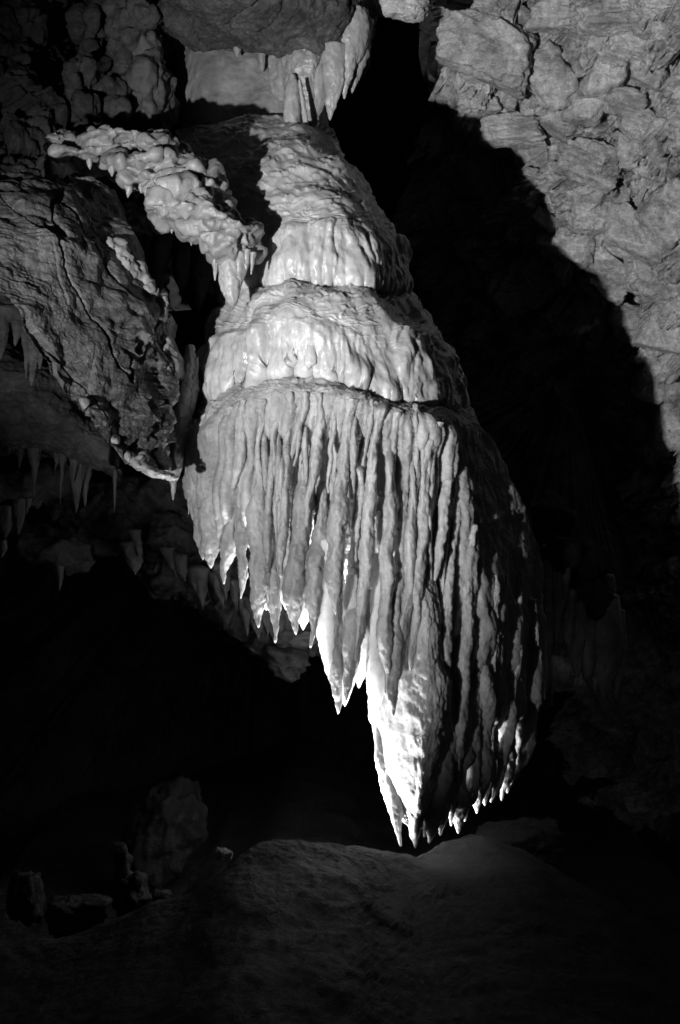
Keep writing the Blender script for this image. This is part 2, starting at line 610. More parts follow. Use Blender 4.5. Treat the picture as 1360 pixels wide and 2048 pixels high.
YF_X = [360, 400, 450, 540, 650, 760, 880, 960, 1020, 1060, 1085]
YF_Y = [6.25, 5.98, 5.82, 5.68, 5.60, 5.62, 5.80, 6.08, 6.38, 6.64, 6.86]


def yfront(x):
    return float(np.interp(x, YF_X, YF_Y))


def crow(pts, dy=None):
    return [(x, y, yfront(x) + r) for x, y, r in pts]


C = [
    [(382, 800, 6.5), (470, 760, 6.15), (565, 730, 6.05), (645, 738, 6.0), (745, 780, 6.05), (850, 790, 6.4), (925, 790, 6.95)],
    [(372, 820, 6.36), (452, 780, 5.98), (558, 748, 5.86), (645, 755, 5.8), (745, 792, 5.82), (850, 802, 6.15), (936, 806, 6.85)],
    crow([(367, 852, .1), (445, 816, .03), (550, 786, .02), (645, 792, .03), (750, 814, .04), (862, 824, .07), (955, 835, .34)]),
    crow([(368, 910, .1), (448, 885, .05), (550, 875, .18), (650, 880, .2), (765, 885, .16), (890, 890, .08), (1000, 905, .25)]),
    crow([(385, 990, .12), (455, 990, .1), (552, 1000, .22), (660, 1010, .24), (785, 1010, .2), (925, 1005, .09), (1042, 1000, .12)]),
    crow([(398, 1015, .15), (462, 1025, .18), (555, 1045, .34), (668, 1080, .42), (800, 1150, .34), (950, 1150, .03), (1080, 1120, .06)]),
    crow([(406, 1035, .2), (472, 1045, .25), (562, 1060, .42), (685, 1115, .52), (815, 1320, .4), (960, 1330, .05), (1074, 1290, .05)]),
    crow([(412, 1045, .3), (478, 1058, .35), (568, 1075, .5), (696, 1150, .56), (818, 1400, .42), (965, 1440, .12), (1068, 1410, .1)]),
    crow([(414, 1040, .5), (482, 1050, .55), (572, 1065, .6), (702, 1135, .6), (820, 1380, .5), (965, 1420, .4), (1066, 1395, .25)]),
]
_cg = spline_resample(spline_resample(np.array(C, float), 120, 1), 160, 0).reshape(-1, 3)


def body_Y(x, y):
    d = (_cg[:, 0] - x) ** 2 + (_cg[:, 1] - y) ** 2
    k = np.argsort(d)[:6]
    return float(_cg[k, 2].min())


def c_disp(w, n, px, py, t):
    led = sstep(2.2, 1.6, t)
    rp = ripples(w, px, py, 9, 0.1) * 0.012 * led
    fl = sstep(1.9, 2.8, t)
    c1, h1 = columns(px, py, 42, 4.0, 0.05)
    c2, h2 = columns(px, py, 19, 5.0, 0.05)
    right = sstep(915, 965, px - 0.12 * (py - 950)) * sstep(1260, 1100, py)
    d = (c1 * 0.06 + c2 * 0.024) * fl * (1 - right) * (1 - .5 * sstep(860, 920, px))
    d = d + fbm(w * 6, 3) * 0.018 + fbm(w * np.array((30, 30, 14)), 3) * 0.006 * (1 - .7 * right)
    d2 = rp + fbm(w * 60, 4, 0.6) * 0.003
    return d, d2


v, q, t = surface(C, 330, 330, c_disp, back=0.35)
link('curtain_body', np_mesh('curtain_body', v, q, t), M_CURT, form)

BD = [
    [(805, 1060, 6.10), (818, 1060, 6.02), (838, 1060, 5.95), (856, 1060, 6.00), (866, 1060, 6.10)],
    [(797, 1140, 6.02), (814, 1140, 5.90), (840, 1140, 5.82), (860, 1140, 5.86), (872, 1140, 5.95)],
    [(780, 1220, 6.06), (800, 1220, 5.88), (842, 1220, 5.75), (868, 1220, 5.80), (880, 1220, 5.92)],
    [(757, 1320, 6.12), (788, 1320, 5.88), (842, 1320, 5.73), (878, 1320, 5.77), (892, 1320, 5.92)],
    [(745, 1410, 6.14), (782, 1410, 5.88), (842, 1410, 5.72), (886, 1410, 5.76), (899, 1410, 5.92)],
    [(754, 1500, 6.12), (786, 1500, 5.89), (840, 1500, 5.73), (880, 1500, 5.78), (892, 1500, 5.90)],
    [(774, 1590, 6.04), (796, 1590, 5.90), (836, 1590, 5.76), (864, 1590, 5.81), (874, 1590, 5.94)],
    [(790, 1625, 5.98), (808, 1630, 5.91), (834, 1632, 5.82), (852, 1628, 5.85), (860, 1620, 5.92)],
    [(812, 1648, 5.93), (820, 1656, 5.93), (832, 1660, 5.86), (840, 1656, 5.88), (845, 1648, 5.94)],
]


def bd_disp(w, n, px, py, t):
    sc = fbm(w * np.array((34, 34, 24)), 3, .6) * .007 * sstep(780, 850, px) + fbm(w * np.array((40, 40, 8)), 3) * .003
    c, h = columns(px, py, 26, 9.0, -.12)
    return fbm(w * 6, 3) * .016 + fbm(w * np.array((18, 18, 5)), 3) * .006 + c * .012 * sstep(840, 800, px), sc + fbm(w * 60, 3) * .0015


v, q, t = surface(BD, 130, 240, bd_disp, back=.12, tuck=.2)
link('broad_drape', np_mesh('broad_drape', v, q, t), M_CURT, form)

# ribs and drapes on the curtain: (points (x, y), widths, distance in front(-)/behind(+) the front line, depth ratio)
DR = [
    ([(432, 818), (428, 900), (426, 1000), (424, 1075), (422, 1130)], [40, 52, 56, 44, 10], .02, 1.0),
    ([(466, 815), (464, 900), (448, 1000), (434, 1090)], [40, 52, 44, 10], .03, 1.0),
    ([(412, 830), (408, 900), (412, 990), (416, 1060)], [30, 34, 36, 10], -.01, 1.0),
    ([(392, 840), (392, 930), (402, 1040), (406, 1116)], [30, 36, 26, 6], -.02, 1.0),
    ([(487, 800), (482, 880), (467, 975)], [22, 26, 8], -.04, 1.6),
    ([(460, 822), (457, 870), (455, 920)], [14, 14, 6], -.06, 1.4),
    ([(478, 900), (470, 1010), (458, 1100), (448, 1165)], [40, 44, 34, 5], .1, 1.0),
    ([(486, 960), (486, 1060), (486, 1130), (482, 1195)], [20, 24, 20, 4], .04, 1.3),
    ([(526, 800), (522, 850), (517, 880), (518, 960), (520, 1085), (519, 1190), (517, 1252)], [26, 24, 14, 30, 44, 38, 5], 0, 1.3),
    ([(506, 930), (502, 1010), (500, 1090)], [10, 16, 12], .05, 1.6),
    ([(553, 808), (551, 850), (545, 880), (546, 930), (540, 990)], [22, 22, 14, 24, 8], -.03, 1.5),
    ([(548, 960), (548, 1060), (551, 1170), (550, 1282)], [26, 38, 44, 5], .06, 1.2),
    ([(578, 786), (578, 850), (573, 900), (569, 1000), (562, 1090), (562, 1150)], [26, 18, 26, 22, 20, 8], -.02, 1.8),
    ([(610, 786), (607, 830), (600, 868), (588, 930)], [24, 20, 14, 8], -.04, 1.5),
    ([(608, 868), (606, 960), (600, 1070), (590, 1180), (592, 1266)], [26, 36, 46, 44, 5], .03, 1.6),
    ([(636, 788), (644, 850), (632, 915), (620, 980), (612, 1050)], [28, 24, 28, 24, 10], -.05, 1.6),
    ([(645, 938), (642, 1020), (632, 1120), (626, 1200), (621, 1293)], [18, 22, 32, 34, 4], 0, 1.6),
    ([(660, 796), (667, 860), (662, 920), (657, 985)], [16, 16, 16, 6], -.02, 1.5),
    ([(704, 800), (696, 850), (690, 900), (678, 980), (672, 1060), (669, 1150), (671, 1225)], [40, 30, 32, 38, 36, 40, 6], -.08, 1.5),
    ([(668, 1120), (672, 1220), (676, 1330), (676, 1424)], [40, 46, 40, 5], .1, 1.6),
    ([(742, 800), (734, 880), (724, 960), (716, 1050), (712, 1120)], [22, 20, 22, 20, 8], .02, 1.8),
    ([(716, 1080), (714, 1180), (702, 1290), (692, 1400)], [30, 36, 36, 6], .02, 1.6),
    ([(768, 796), (756, 850), (745, 900), (738, 1000), (733, 1100), (722, 1200), (712, 1320)], [34, 24, 28, 26, 28, 24, 6], -.03, 1.7),
    ([(757, 1100), (754, 1200), (750, 1330), (747, 1446)], [40, 48, 44, 5], .14, 1.7),
    ([(795, 826), (787, 900), (780, 1000), (774, 1100), (768, 1200), (772, 1310), (778, 1400)], [28, 26, 30, 30, 26, 28, 6], -.02, 1.7),
    ([(812, 930), (806, 1010), (797, 1120), (790, 1230), (788, 1330), (786, 1430)], [16, 20, 22, 30, 36, 6], 0, 1.7),
    ([(830, 810), (832, 880), (829, 960), (824, 1030), (817, 1120), (808, 1240), (803, 1330)], [26, 18, 24, 14, 24, 28, 8], -.02, 1.7),
    ([(872, 846), (858, 880), (851, 960), (846, 1060), (834, 1180), (828, 1270), (822, 1340)], [46, 42, 30, 30, 26, 20, 6], -.02, 1.6),
    ([(780, 1470), (786, 1560), (793, 1620), (801, 1690)], [26, 36, 30, 5], .17, 1.2),
    ([(824, 1500), (826, 1580), (830, 1640), (831, 1694)], [36, 44, 32, 5], .08, 1.1),
    ([(845, 1540), (844, 1600), (842, 1655)], [26, 26, 5], .06, 1.1),
    ([(756, 1430), (765, 1510), (772, 1570), (778, 1618)], [22, 30, 22, 4], .3, 1.2),
    ([(896, 936), (887, 1010), (879, 1090), (870, 1160)], [24, 22, 18, 6], -.02, 1.6),
    ([(918, 1000), (907, 1080), (897, 1180), (889, 1300), (882, 1420)], [16, 14, 18, 24, 10], -.02, 1.8),
    ([(886, 1280), (884, 1400), (878, 1520), (869, 1610), (859, 1684)], [30, 38, 40, 40, 5], .04, 1.3),
    ([(941, 1050), (936, 1130), (932, 1220), (922, 1330), (918, 1450), (914, 1560)], [34, 20, 22, 30, 34, 16], -.02, 1.7),
    ([(912, 1400), (914, 1510), (912, 1600), (916, 1664)], [40, 52, 46, 5], .05, 1.3),
    ([(900, 1480), (899, 1570), (902, 1650)], [20, 26, 4], .02, 1.2),
    ([(960, 1130), (957, 1170), (953, 1210)], [10, 10, 3], -.03, 1.4),
    ([(902, 1250), (900, 1360), (896, 1480), (888, 1590), (880, 1668)], [22, 30, 34, 30, 5], .03, 1.3),
    ([(946, 1260), (942, 1380), (938, 1500), (934, 1600), (930, 1640)], [22, 30, 34, 28, 5], .04, 1.3),
    ([(990, 1300), (988, 1400), (982, 1500), (975, 1570), (970, 1608)], [22, 30, 32, 24, 5], .05, 1.3),
    ([(868, 1240), (874, 1360), (874, 1480), (866, 1580), (848, 1672)], [16, 24, 30, 30, 5], .05, 1.2),
    ([(990, 1150), (985, 1230), (981, 1330), (976, 1400), (970, 1470)], [18, 22, 26, 22, 8], -.03, 1.6),
    ([(964, 1330), (962, 1440), (958, 1540), (953, 1624)], [40, 52, 48, 5], .04, 1.3),
    ([(1012, 1150), (1009, 1240), (1005, 1310), (1003, 1368)], [10, 11, 14, 4], -.03, 1.3),
    ([(1040, 1140), (1033, 1200), (1029, 1290), (1024, 1370), (1013, 1470), (998, 1560), (982, 1602)], [24, 20, 26, 26, 24, 24, 5], -.04, 1.5),
    ([(1016, 1400), (1012, 1490), (1008, 1560), (1003, 1598)], [26, 30, 24, 6], .05, 1.5),
    ([(1064, 1200), (1062, 1320), (1056, 1430), (1040, 1520), (1022, 1566)], [30, 36, 44, 36, 6], .02, 1.4),
    ([(1040, 1380), (1036, 1470), (1026, 1540), (1014, 1584)], [22, 26, 24, 5], .08, 1.5),
]
rj = np.random.RandomState(99)
for i, (pts, ws, dy, ratio) in enumerate(DR):
    p2, w2 = [], []
    for j in range(len(pts)):
        p2.append((pts[j][0], pts[j][1])); w2.append(ws[j] * (rj.uniform(.8, 1.15) if 0 < j < len(pts) - 1 else 1))
        if j < len(pts) - 1:
            f_ = rj.uniform(.35, .65)
            p2.append((pts[j][0] * (1 - f_) + pts[j + 1][0] * f_ + rj.uniform(-4, 4), pts[j][1] * (1 - f_) + pts[j + 1][1] * f_))
            w2.append((ws[j] * (1 - f_) + ws[j + 1] * f_) * rj.uniform(.7, 1.25))
    pts, ws = p2, w2
    n = len(pts)
    if pts[n // 2][0] > 872:
        ratio *= .75; dy += .01; ws = [w_ * 1.14 if 0 < j < n - 1 else w_ for j, w_ in enumerate(ws)]
    path = []
    for j, ((x, y), w_) in enumerate(zip(pts, ws)):
        f = j / (n - 1)
        k = min(1.0, f / .55) ** .8
        path.append((x, y, (1 - k) * (body_Y(x, y) + .004) + k * (yfront(x) + dy + .04 + .03 * f), w_ * (.7 if j == 0 else (.72 if y < 1000 and i > 4 else 1))))
    make_tube('drape', path, M_CURT, form, ratio=ratio, ring=28, step=2.6, lump=0.2, rough=0.006, seed=i * 1.37 + 1, fine=48)

for i in range(26):
    x0 = rj.uniform(500, 900); y0 = 800 + rj.uniform(0, 160) + max(0, x0 - 850) * 1.2
    L = rj.uniform(60, 260); dx = rj.uniform(-30, 14); w0 = rj.uniform(8, 18)
    Y0 = body_Y(x0, y0)
    make_tube('thin_rib', [(x0, y0, Y0 + .01, w0 * .6), (x0 + dx * .3, y0 + L * .3, yfront(x0) + .04, w0), (x0 + dx * .7, y0 + L * .7, yfront(x0) + .06, w0 * rj.uniform(.6, 1.1)), (x0 + dx, y0 + L, yfront(x0) + .1, w0 * .3)],
              M_CURT, form, ratio=1.8, ring=14, step=4, lump=.25, rough=.004, seed=i * 1.9 + 210)

# thin translucent sheets between the ribs
for i, (pts, ws) in enumerate([
    ([(574, 1060), (572, 1130), (569, 1180), (572, 1216)], [22, 28, 24, 6]), ([(612, 1090), (610, 1170), (607, 1230), (606, 1256)], [18, 24, 24, 6]),
    ([(654, 1080), (652, 1180), (650, 1270), (655, 1345)], [28, 38, 36, 8]), ([(704, 1150), (702, 1250), (700, 1330), (690, 1405)], [22, 34, 34, 10]),
    ([(758, 1110), (756, 1220), (752, 1340), (742, 1440)], [34, 48, 46, 10]), ([(735, 1180), (728, 1270), (722, 1340), (718, 1372)], [20, 28, 22, 6]),
    ([(822, 1200), (820, 1280), (815, 1350)], [20, 26, 10]), ([(536, 1080), (534, 1160), (533, 1215)], [16, 22, 8]),
    ([(894, 1360), (891, 1480), (884, 1560), (876, 1640)], [20, 28, 30, 6]), ([(934, 1360), (930, 1470), (926, 1560), (922, 1630)], [20, 28, 28, 6]),
    ([(980, 1340), (972, 1450), (966, 1530), (960, 1600)], [20, 28, 28, 6]), ([(1026, 1320), (1018, 1420), (1008, 1500), (998, 1560)], [20, 28, 26, 6]),
]):
    make_tube('thin_sheet', [(x, y, yfront(x) + .1, w_) for (x, y), w_ in zip(pts, ws)], M_SHEET, form, ratio=.3, ring=22, step=3, lump=.12, rough=.003, seed=i + 1300)

# second row of drapes deeper inside the curtain
rs = np.random.RandomState(21)
for i in range(15):
    x = 520 + i * 36 + rs.uniform(-6, 6)
    ybot = float(np.interp(x, [500, 560, 640, 690, 740, 790, 850, 930, 1000, 1060], [1000, 1030, 1070, 1130, 1180, 1440, 1600, 1570, 1540, 1480])) + rs.uniform(-30, 10)
    ytop = ybot - rs.uniform(260, 420)
    wd = rs.uniform(22, 40)
    yy = yfront(x) + rs.uniform(.36, .46)
    make_tube('inner_drape', [(x + 8, ytop, yy, wd * .7), (x + 4, (ytop + ybot) / 2, yy, wd), (x, ybot - 70, yy, wd * .8), (x - 3, ybot, yy, 4)],
              M_CURT, form, ratio=2.0, ring=20, step=4, lump=0.14, rough=0.005, seed=i * 2.1 + 60)

# little column and stalactites where the left rock meets the flowstone
for i, (pts, ws) in enumerate([
    ([(380, 690), (374, 760), (362, 830), (352, 900), (346, 998)], [14, 34, 42, 32, 4]),
    ([(350, 770), (342, 860), (335, 920), (333, 955)], [10, 28, 18, 3]),
    ([(390, 715), (384, 790), (374, 850)], [10, 26, 8]),
    ([(372, 930), (380, 985), (377, 1028)], [6, 12, 2]),
    ([(358, 880), (357, 930), (354, 960)], [20, 14, 3]),
]):
    make_tube('side_drape', [(x, y, 6.1, w_) for (x, y), w_ in zip(pts, ws)], M_KNOB, form, ratio=1.2, step=3, lump=.2, rough=.006, seed=i + 300)

# drips along the two upper rims
rs = np.random.RandomState(5)
for i in range(9):
    f = i / 8.0
    x = 425 + 355 * f + rs.uniform(-18, 18)
    Y = float(np.interp(x, [412, 490, 600, 722, 808], [6.75, 6.2, 6.02, 6.08, 6.75])) - 0.005
    top = 480 + rs.uniform(-10, 30); bot = 562 + rs.uniform(-12, 6); wd = rs.uniform(9, 40)
    make_tube('rim_drip', [(x + 2, top, Y + .06, wd * .5), (x, (top + bot) / 2, Y + .01, wd * .8), (x - 1, bot - 6, Y, wd), (x - 1, bot, Y, wd * .7)],
              M_TIER, form, ratio=1.0, ring=18, step=4, lump=.16, rough=.003, seed=i + 400)
for i in range(10):
    x = [402, 455, 524, 560, 618, 676, 704, 765, 826, 858][i]
    Y = float(np.interp(x, [376, 470, 565, 645, 745, 850, 928], [6.3, 5.91, 5.75, 5.71, 5.77, 6.02, 6.7])) - 0.005
    rim = float(np.interp(x, [376, 470, 565, 645, 745, 850, 928], [804, 764, 733, 741, 784, 798, 792]))
    top = rim - rs.uniform(70, 110); bot = rim + rs.uniform(-14, 2); wd = rs.uniform(12, 30)
    make_tube('rim_drip', [(x + 6, top, Y + .1, wd * .5), (x + 3, (top + bot) / 2, Y + .03, wd * .6), (x, bot - 8, Y + .01, wd), (x - 1, bot, Y + .01, wd * .4)],
              M_TIER, form, ratio=1.0, ring=18, step=4, lump=.18, rough=.003, seed=i + 500)

# smooth column behind the upper tier, under the ceiling
neck = [
    [(352, 60, 7.9), (400, 60, 7.72), (470, 60, 7.65), (540, 60, 7.65), (600, 60, 7.7), (650, 60, 7.95)],
    [(352, 110, 7.85), (400, 110, 7.62), (470, 110, 7.55), (540, 110, 7.55), (600, 110, 7.62), (650, 110, 7.9)],
    [(350, 170, 7.8), (400, 172, 7.55), (470, 174, 7.48), (540, 172, 7.46), (600, 170, 7.54), (652, 170, 7.85)],
    [(348, 235, 7.8), (400, 230, 7.5), (470, 226, 7.42), (540, 222, 7.4), (600, 222, 7.48), (655, 226, 7.8)],
    [(346, 290, 7.8), (400, 285, 7.5), (470, 280, 7.42), (540, 275, 7.4), (600, 275, 7.48), (660, 275, 7.8)],
]
v, q, t = surface(neck, 150, 130, lambda w, n, px, py, t: fbm(w * 4, 3) * 0.02 + fbm(w * 30, 3) * 0.003, back=0.4)
link('neck_column', np_mesh('neck_column', v, q, t), M_DULL, form)

# ------------------------------------------------------------------ ceiling overhang with its stalactites
ceil = thing('ceiling_overhang', P(540, 100, 7.4), 'grey rock overhang at the top centre with wet stalactites hanging from it', 'rock overhang')
CE = [
    [(290, -120, 7.0), (380, -120, 6.7), (480, -120, 6.6), (590, -120, 6.7), (690, -120, 7.0), (760, -120, 7.5)],
    [(300, -40, 7.1), (390, -40, 6.8), (490, -40, 6.7), (590, -40, 6.8), (690, -30, 7.05), (752, -20, 7.6)],
    [(308, 5, 7.2), (390, 15, 6.95), (490, 15, 6.85), (590, 20, 6.9), (690, 30, 7.1), (745, 45, 7.6)],
    [(316, 25, 7.35), (390, 45, 7.15), (480, 55, 7.05), (585, 62, 7.0), (682, 85, 7.15), (744, 85, 7.6)],
    [(330, 42, 7.5), (395, 75, 7.35), (480, 92, 7.25), (580, 105, 7.15), (672, 115, 7.2), (735, 125, 7.6)],
    [(340, 50, 7.75), (400, 84, 7.7), (485, 98, 7.65), (580, 108, 7.5), (670, 118, 7.5), (728, 132, 7.8)],
]


def ce_disp(w, n, px, py, t):
    d = facets(w, 2.2, 0.45, 0.15, 0.12, 0.06) * 0.35 * sstep(690, 600, px) + fbm(w * 5, 4) * 0.04 + fbm(w * 24, 4, .6) * 0.009
    c, h = columns(px, py, 22, 8.0, 0.5)
    return d + c * 0.03 * sstep(660, 700, px)


v, q, t = surface(CE, 260, 150, ce_disp, back=0.5)
link('rock_face', np_mesh('rock_face', v, q, t), M_DARK, ceil)
for i, (pts, ws, Y, r, m) in enumerate([
    ([(584, 150), (584, 190), (586, 252)], [14, 32, 36], 7.12, 1.0, M_KNOB),
    ([(624, 92), (625, 140), (624, 200), (620, 235), (619, 256)], [50, 52, 50, 40, 18], 7.2, .45, M_KNOB),
    ([(600, 160), (606, 205), (613, 252)], [6, 9, 10], 7.03, 1.2, M_KNOB),
    ([(666, 88), (668, 140), (665, 190), (660, 238)], [46, 44, 32, 5], 7.14, .6, M_KNOB),
    ([(696, 80), (694, 140), (689, 196)], [40, 32, 4], 7.17, .8, M_KNOB),
    ([(718, 40), (718, 110), (706, 180)], [56, 44, 10], 7.25, .8, M_DULL),
    ([(700, 20), (706, 80), (700, 140)], [70, 70, 24], 7.2, .8, M_DULL),
    ([(557, 98), (556, 150), (553, 212)], [40, 38, 12], 7.45, .8, M_DULL),
    ([(524, 70), (524, 110), (525, 138)], [18, 16, 8], 7.45, 1.0, M_DULL),
    ([(476, 70), (477, 94), (474, 112)], [22, 18, 4], 7.45, 1.0, M_DULL),
    ([(376, 55), (377, 68), (376, 76)], [18, 12, 6], 7.45, 1.0, M_DULL),
    ([(424, 66), (424, 80), (426, 90)], [5, 4, 1.5], 7.45, 1.0, M_DULL),
]):
    make_tube('stalactite', [(x, y, Y, w_) for (x, y), w_ in zip(pts, ws)], m, ceil, ratio=r, ring=28, step=3, lump=.1, rough=.006, seed=i + 620, fine=45)

SHT = [
    [(536, 70, 7.5), (566, 70, 7.35), (596, 70, 7.25), (626, 70, 7.22), (652, 70, 7.3)],
    [(538, 110, 7.45), (566, 110, 7.28), (596, 112, 7.18), (626, 108, 7.15), (654, 106, 7.25)],
    [(542, 160, 7.42), (568, 160, 7.28), (596, 165, 7.2), (626, 165, 7.16), (652, 160, 7.24)],
    [(546, 195, 7.44), (570, 195, 7.32), (598, 215, 7.26), (624, 225, 7.2), (650, 205, 7.26)],
    [(550, 204, 7.5), (570, 212, 7.4), (600, 232, 7.32), (622, 246, 7.28), (646, 224, 7.34)],
]
v, q, t = surface(SHT, 90, 120, lambda w, n, px, py, t: fbm(w * np.array((12, 8, 5)), 3) * .03 + fbm(w * 40, 4) * .006, back=.15)
link('calcite_sheet', np_mesh('calcite_sheet', v, q, t), M_KNOB, ceil)

# ------------------------------------------------------------------ lumpy flowstone cluster on the left
clus = thing('lumpy_flowstone', P(400, 600, 5.9), 'lumpy pale flowstone shelf left of the tiers with short drips below', 'flowstone')
EL = [
    (120, 290, 6.3, 34, 14, .12), (160, 322, 6.2, 50, 12, .12, .1), (206, 286, 6.15, 38, 22, .12), (252, 276, 6.15, 30, 12, .1),
    (290, 280, 6.1, 32, 18, .1, .4), (318, 304, 6.05, 32, 22, .11), (376, 308, 6.2, 14, 11, .05), (246, 338, 6.05, 42, 16, .12, .2),
    (300, 330, 6.0, 40, 16, .12), (345, 330, 6.0, 26, 16, .1), (262, 366, 6.0, 24, 18, .08), (308, 368, 5.95, 28, 24, .09),
    (350, 352, 5.98, 34, 18, .12), (395, 352, 5.98, 36, 18, .12, .3), (432, 384, 5.95, 30, 26, .12, .6), (360, 388, 5.9, 52, 18, .12),
    (330, 424, 5.85, 36, 24, .12), (386, 424, 5.85, 42, 22, .14), (440, 436, 5.85, 44, 30, .14, .4), (428, 474, 5.82, 34, 24, .1),
    (478, 470, 5.85, 34, 32, .12), (462, 500, 5.83, 32, 26, .1), (400, 462, 5.85, 28, 18, .1), (490, 496, 5.88, 22, 24, .1),
    (412, 412, 5.9, 44, 20, .14), (300, 306, 6.15, 60, 18, .12), (220, 318, 6.2, 60, 16, .12), (360, 330, 6.1, 50, 20, .14),
]
rs = np.random.RandomState(3)
EL = [(e[0], e[1], e[2] + .03, e[3] * 1.18, e[4] * 1.04, e[5] * 1.35) + tuple(e[6:]) for e in EL]
for k in range(0):
    b = EL[rs.randint(0, 26)]
    EL.append((b[0] + rs.uniform(-1, 1) * b[3], b[1] + rs.uniform(-1, .8) * b[4], b[2] - .05 - rs.uniform(0, .05), rs.uniform(12, 26), rs.uniform(7, 12), .06))


def knob_disp(co, no):
    dn = sstep(0.1, -0.5, no[:, 2])
    d = fbm(co * np.array((7, 7, 10)), 3) * 0.055 - 0.05 * np.clip(fbm(co * 9 + 30, 2) - .25, 0, 1) + fbm(co * np.array((19, 19, 15)) + 5, 3) * 0.014 + fbm(co * 40, 4, .6) * 0.005
    ph = co[:, 2] * 55 + 1.6 * fbm(co * 10, 2)
    f = ph - np.floor(ph)
    return d + 0.006 * f ** 2 * (1 - dn)


blobs('lumpy_shelf', EL, M_SHELF, clus, 0.0085, 9, knob_disp)
for i, (pts, ws) in enumerate([
    ([(430, 495), (431, 520), (430, 560)], [20, 14, 3]), ([(455, 500), (460, 545), (466, 604)], [34, 44, 22]),
    ([(446, 520), (449, 560), (452, 590)], [24, 26, 14]), ([(476, 505), (478, 540), (474, 585)], [32, 30, 10]), ([(494, 500), (490, 530), (486, 558)], [22, 16, 4]),
    ([(505, 505), (504, 525), (502, 548)], [14, 8, 3]), ([(258, 370), (258, 384), (256, 394)], [16, 12, 3]), ([(296, 380), (295, 392), (294, 402)], [16, 10, 3]),
    ([(412, 470), (411, 488), (410, 500)], [20, 14, 4]), ([(345, 440), (344, 456), (343, 466)], [16, 12, 3]), ([(385, 462), (384, 478), (383, 490)], [18, 12, 3]), ([(470, 520), (468, 560), (463, 596)], [26, 22, 6]), ([(180, 318), (180, 330), (180, 338)], [14, 10, 3]), ([(225, 330), (224, 344), (224, 352)], [16, 11, 3]), ([(282, 368), (281, 378), (282, 386)], [10, 8, 2]), ([(330, 436), (328, 446), (328, 454)], [14, 10, 3]),
]):
    make_tube('drip', [(x, y, 5.84 if x > 400 else 5.95, w_) for (x, y), w_ in zip(pts, ws)], M_KNOB, clus, ratio=1.0, step=3, lump=.16, rough=.005, seed=i + 700)

# dim pendant behind the gap between the lumpy shelf and the middle tier
pend = thing('pendant_drapes', P(400, 620, 6.35), 'dim grey drapes in the dark gap below the lumpy flowstone shelf', 'stalactite')
for i, (pts, ws) in enumerate([([(405, 470), (404, 550), (396, 620)], [60, 46, 6]), ([(372, 480), (366, 540), (362, 580)], [44, 40, 8]),
                               ([(436, 520), (438, 580), (440, 610)], [36, 22, 6]), ([(330, 460), (318, 520), (312, 560)], [50, 46, 10])]):
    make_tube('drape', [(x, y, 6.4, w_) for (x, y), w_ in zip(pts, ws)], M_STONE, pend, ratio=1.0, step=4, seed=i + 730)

# ------------------------------------------------------------------ big leaning rock slab on the left
slab = thing('rock_slab', P(250, 945, 5.4), 'big dark streaked rock slab leaning down from the left toward the flowstone', 'rock')
SL = [
    [(-120, 300, 5.2), (-30, 325, 5.45), (60, 335, 5.6), (150, 352, 5.75), (232, 375, 5.9)],
    [(-110, 420, 5.05), (-10, 420, 5.2), (80, 420, 5.32), (175, 440, 5.48), (262, 470, 5.75)],
    [(-60, 520, 5.0), (30, 520, 5.12), (120, 520, 5.25), (215, 545, 5.42), (308, 575, 5.72)],
    [(15, 600, 5.0), (85, 610, 5.1), (165, 625, 5.22), (250, 640, 5.4), (342, 655, 5.75)],
    [(70, 690, 5.05), (135, 700, 5.15), (205, 715, 5.27), (280, 725, 5.45), (352, 735, 5.8)],
    [(140, 790, 5.15), (190, 800, 5.25), (245, 810, 5.36), (300, 815, 5.5), (348, 820, 5.82)],
    [(205, 870, 5.25), (240, 878, 5.33), (278, 885, 5.43), (315, 890, 5.55), (344, 893, 5.85)],
    [(255, 930, 5.4), (280, 934, 5.46), (305, 938, 5.54), (325, 940, 5.65), (342, 942, 5.9)],
]


def slab_disp(w, n, px, py, t):
    k = np.array((1, 1, 1), np.float32)
    u = w @ np.array((0.9, 0.3, -0.25)); z = w @ np.array((0.22, 0, 0.97))
    lay = fbm(np.stack([u * 1.6, z * 17, w[:, 1]], -1), 4, .6)
    lay2 = ridged(np.stack([u * 5, z * 14, w[:, 1] * 3], -1), 3)
    zone = sstep(-0.2, 0.3, fbm(w * 2.3 + 4, 2))
    pits = np.clip(fbm(np.stack([u * 9, z * 11, w[:, 1] * 4], -1), 3) - 0.25, 0, 1)
    ver = np.abs(fbm(np.stack([(w[:, 0] * .9 + w[:, 2] * .62) * 4.2, w[:, 2] * .7, w[:, 1]], -1), 3))
    d = lay * 0.010 * (0.35 + zone) + lay2 * 0.006 * zone - pits * 0.07 * sstep(580, 660, py) * sstep(200, 250, px) + fbm(w * 4, 3) * 0.05
    d = d - 0.03 * sstep(0.05, 0.0, ver) + fbm(w * 40, 4, .65) * 0.004
    d = d + facets(w, 3.0, 0.35, 0.15, 0.1, 0.05) * 0.12
    return d


v, q, t = surface(SL, 250, 420, slab_disp, back=0.5, tuck=0.15)
link('slab_face', np_mesh('slab_face', v, q, t), M_SLAB, slab)
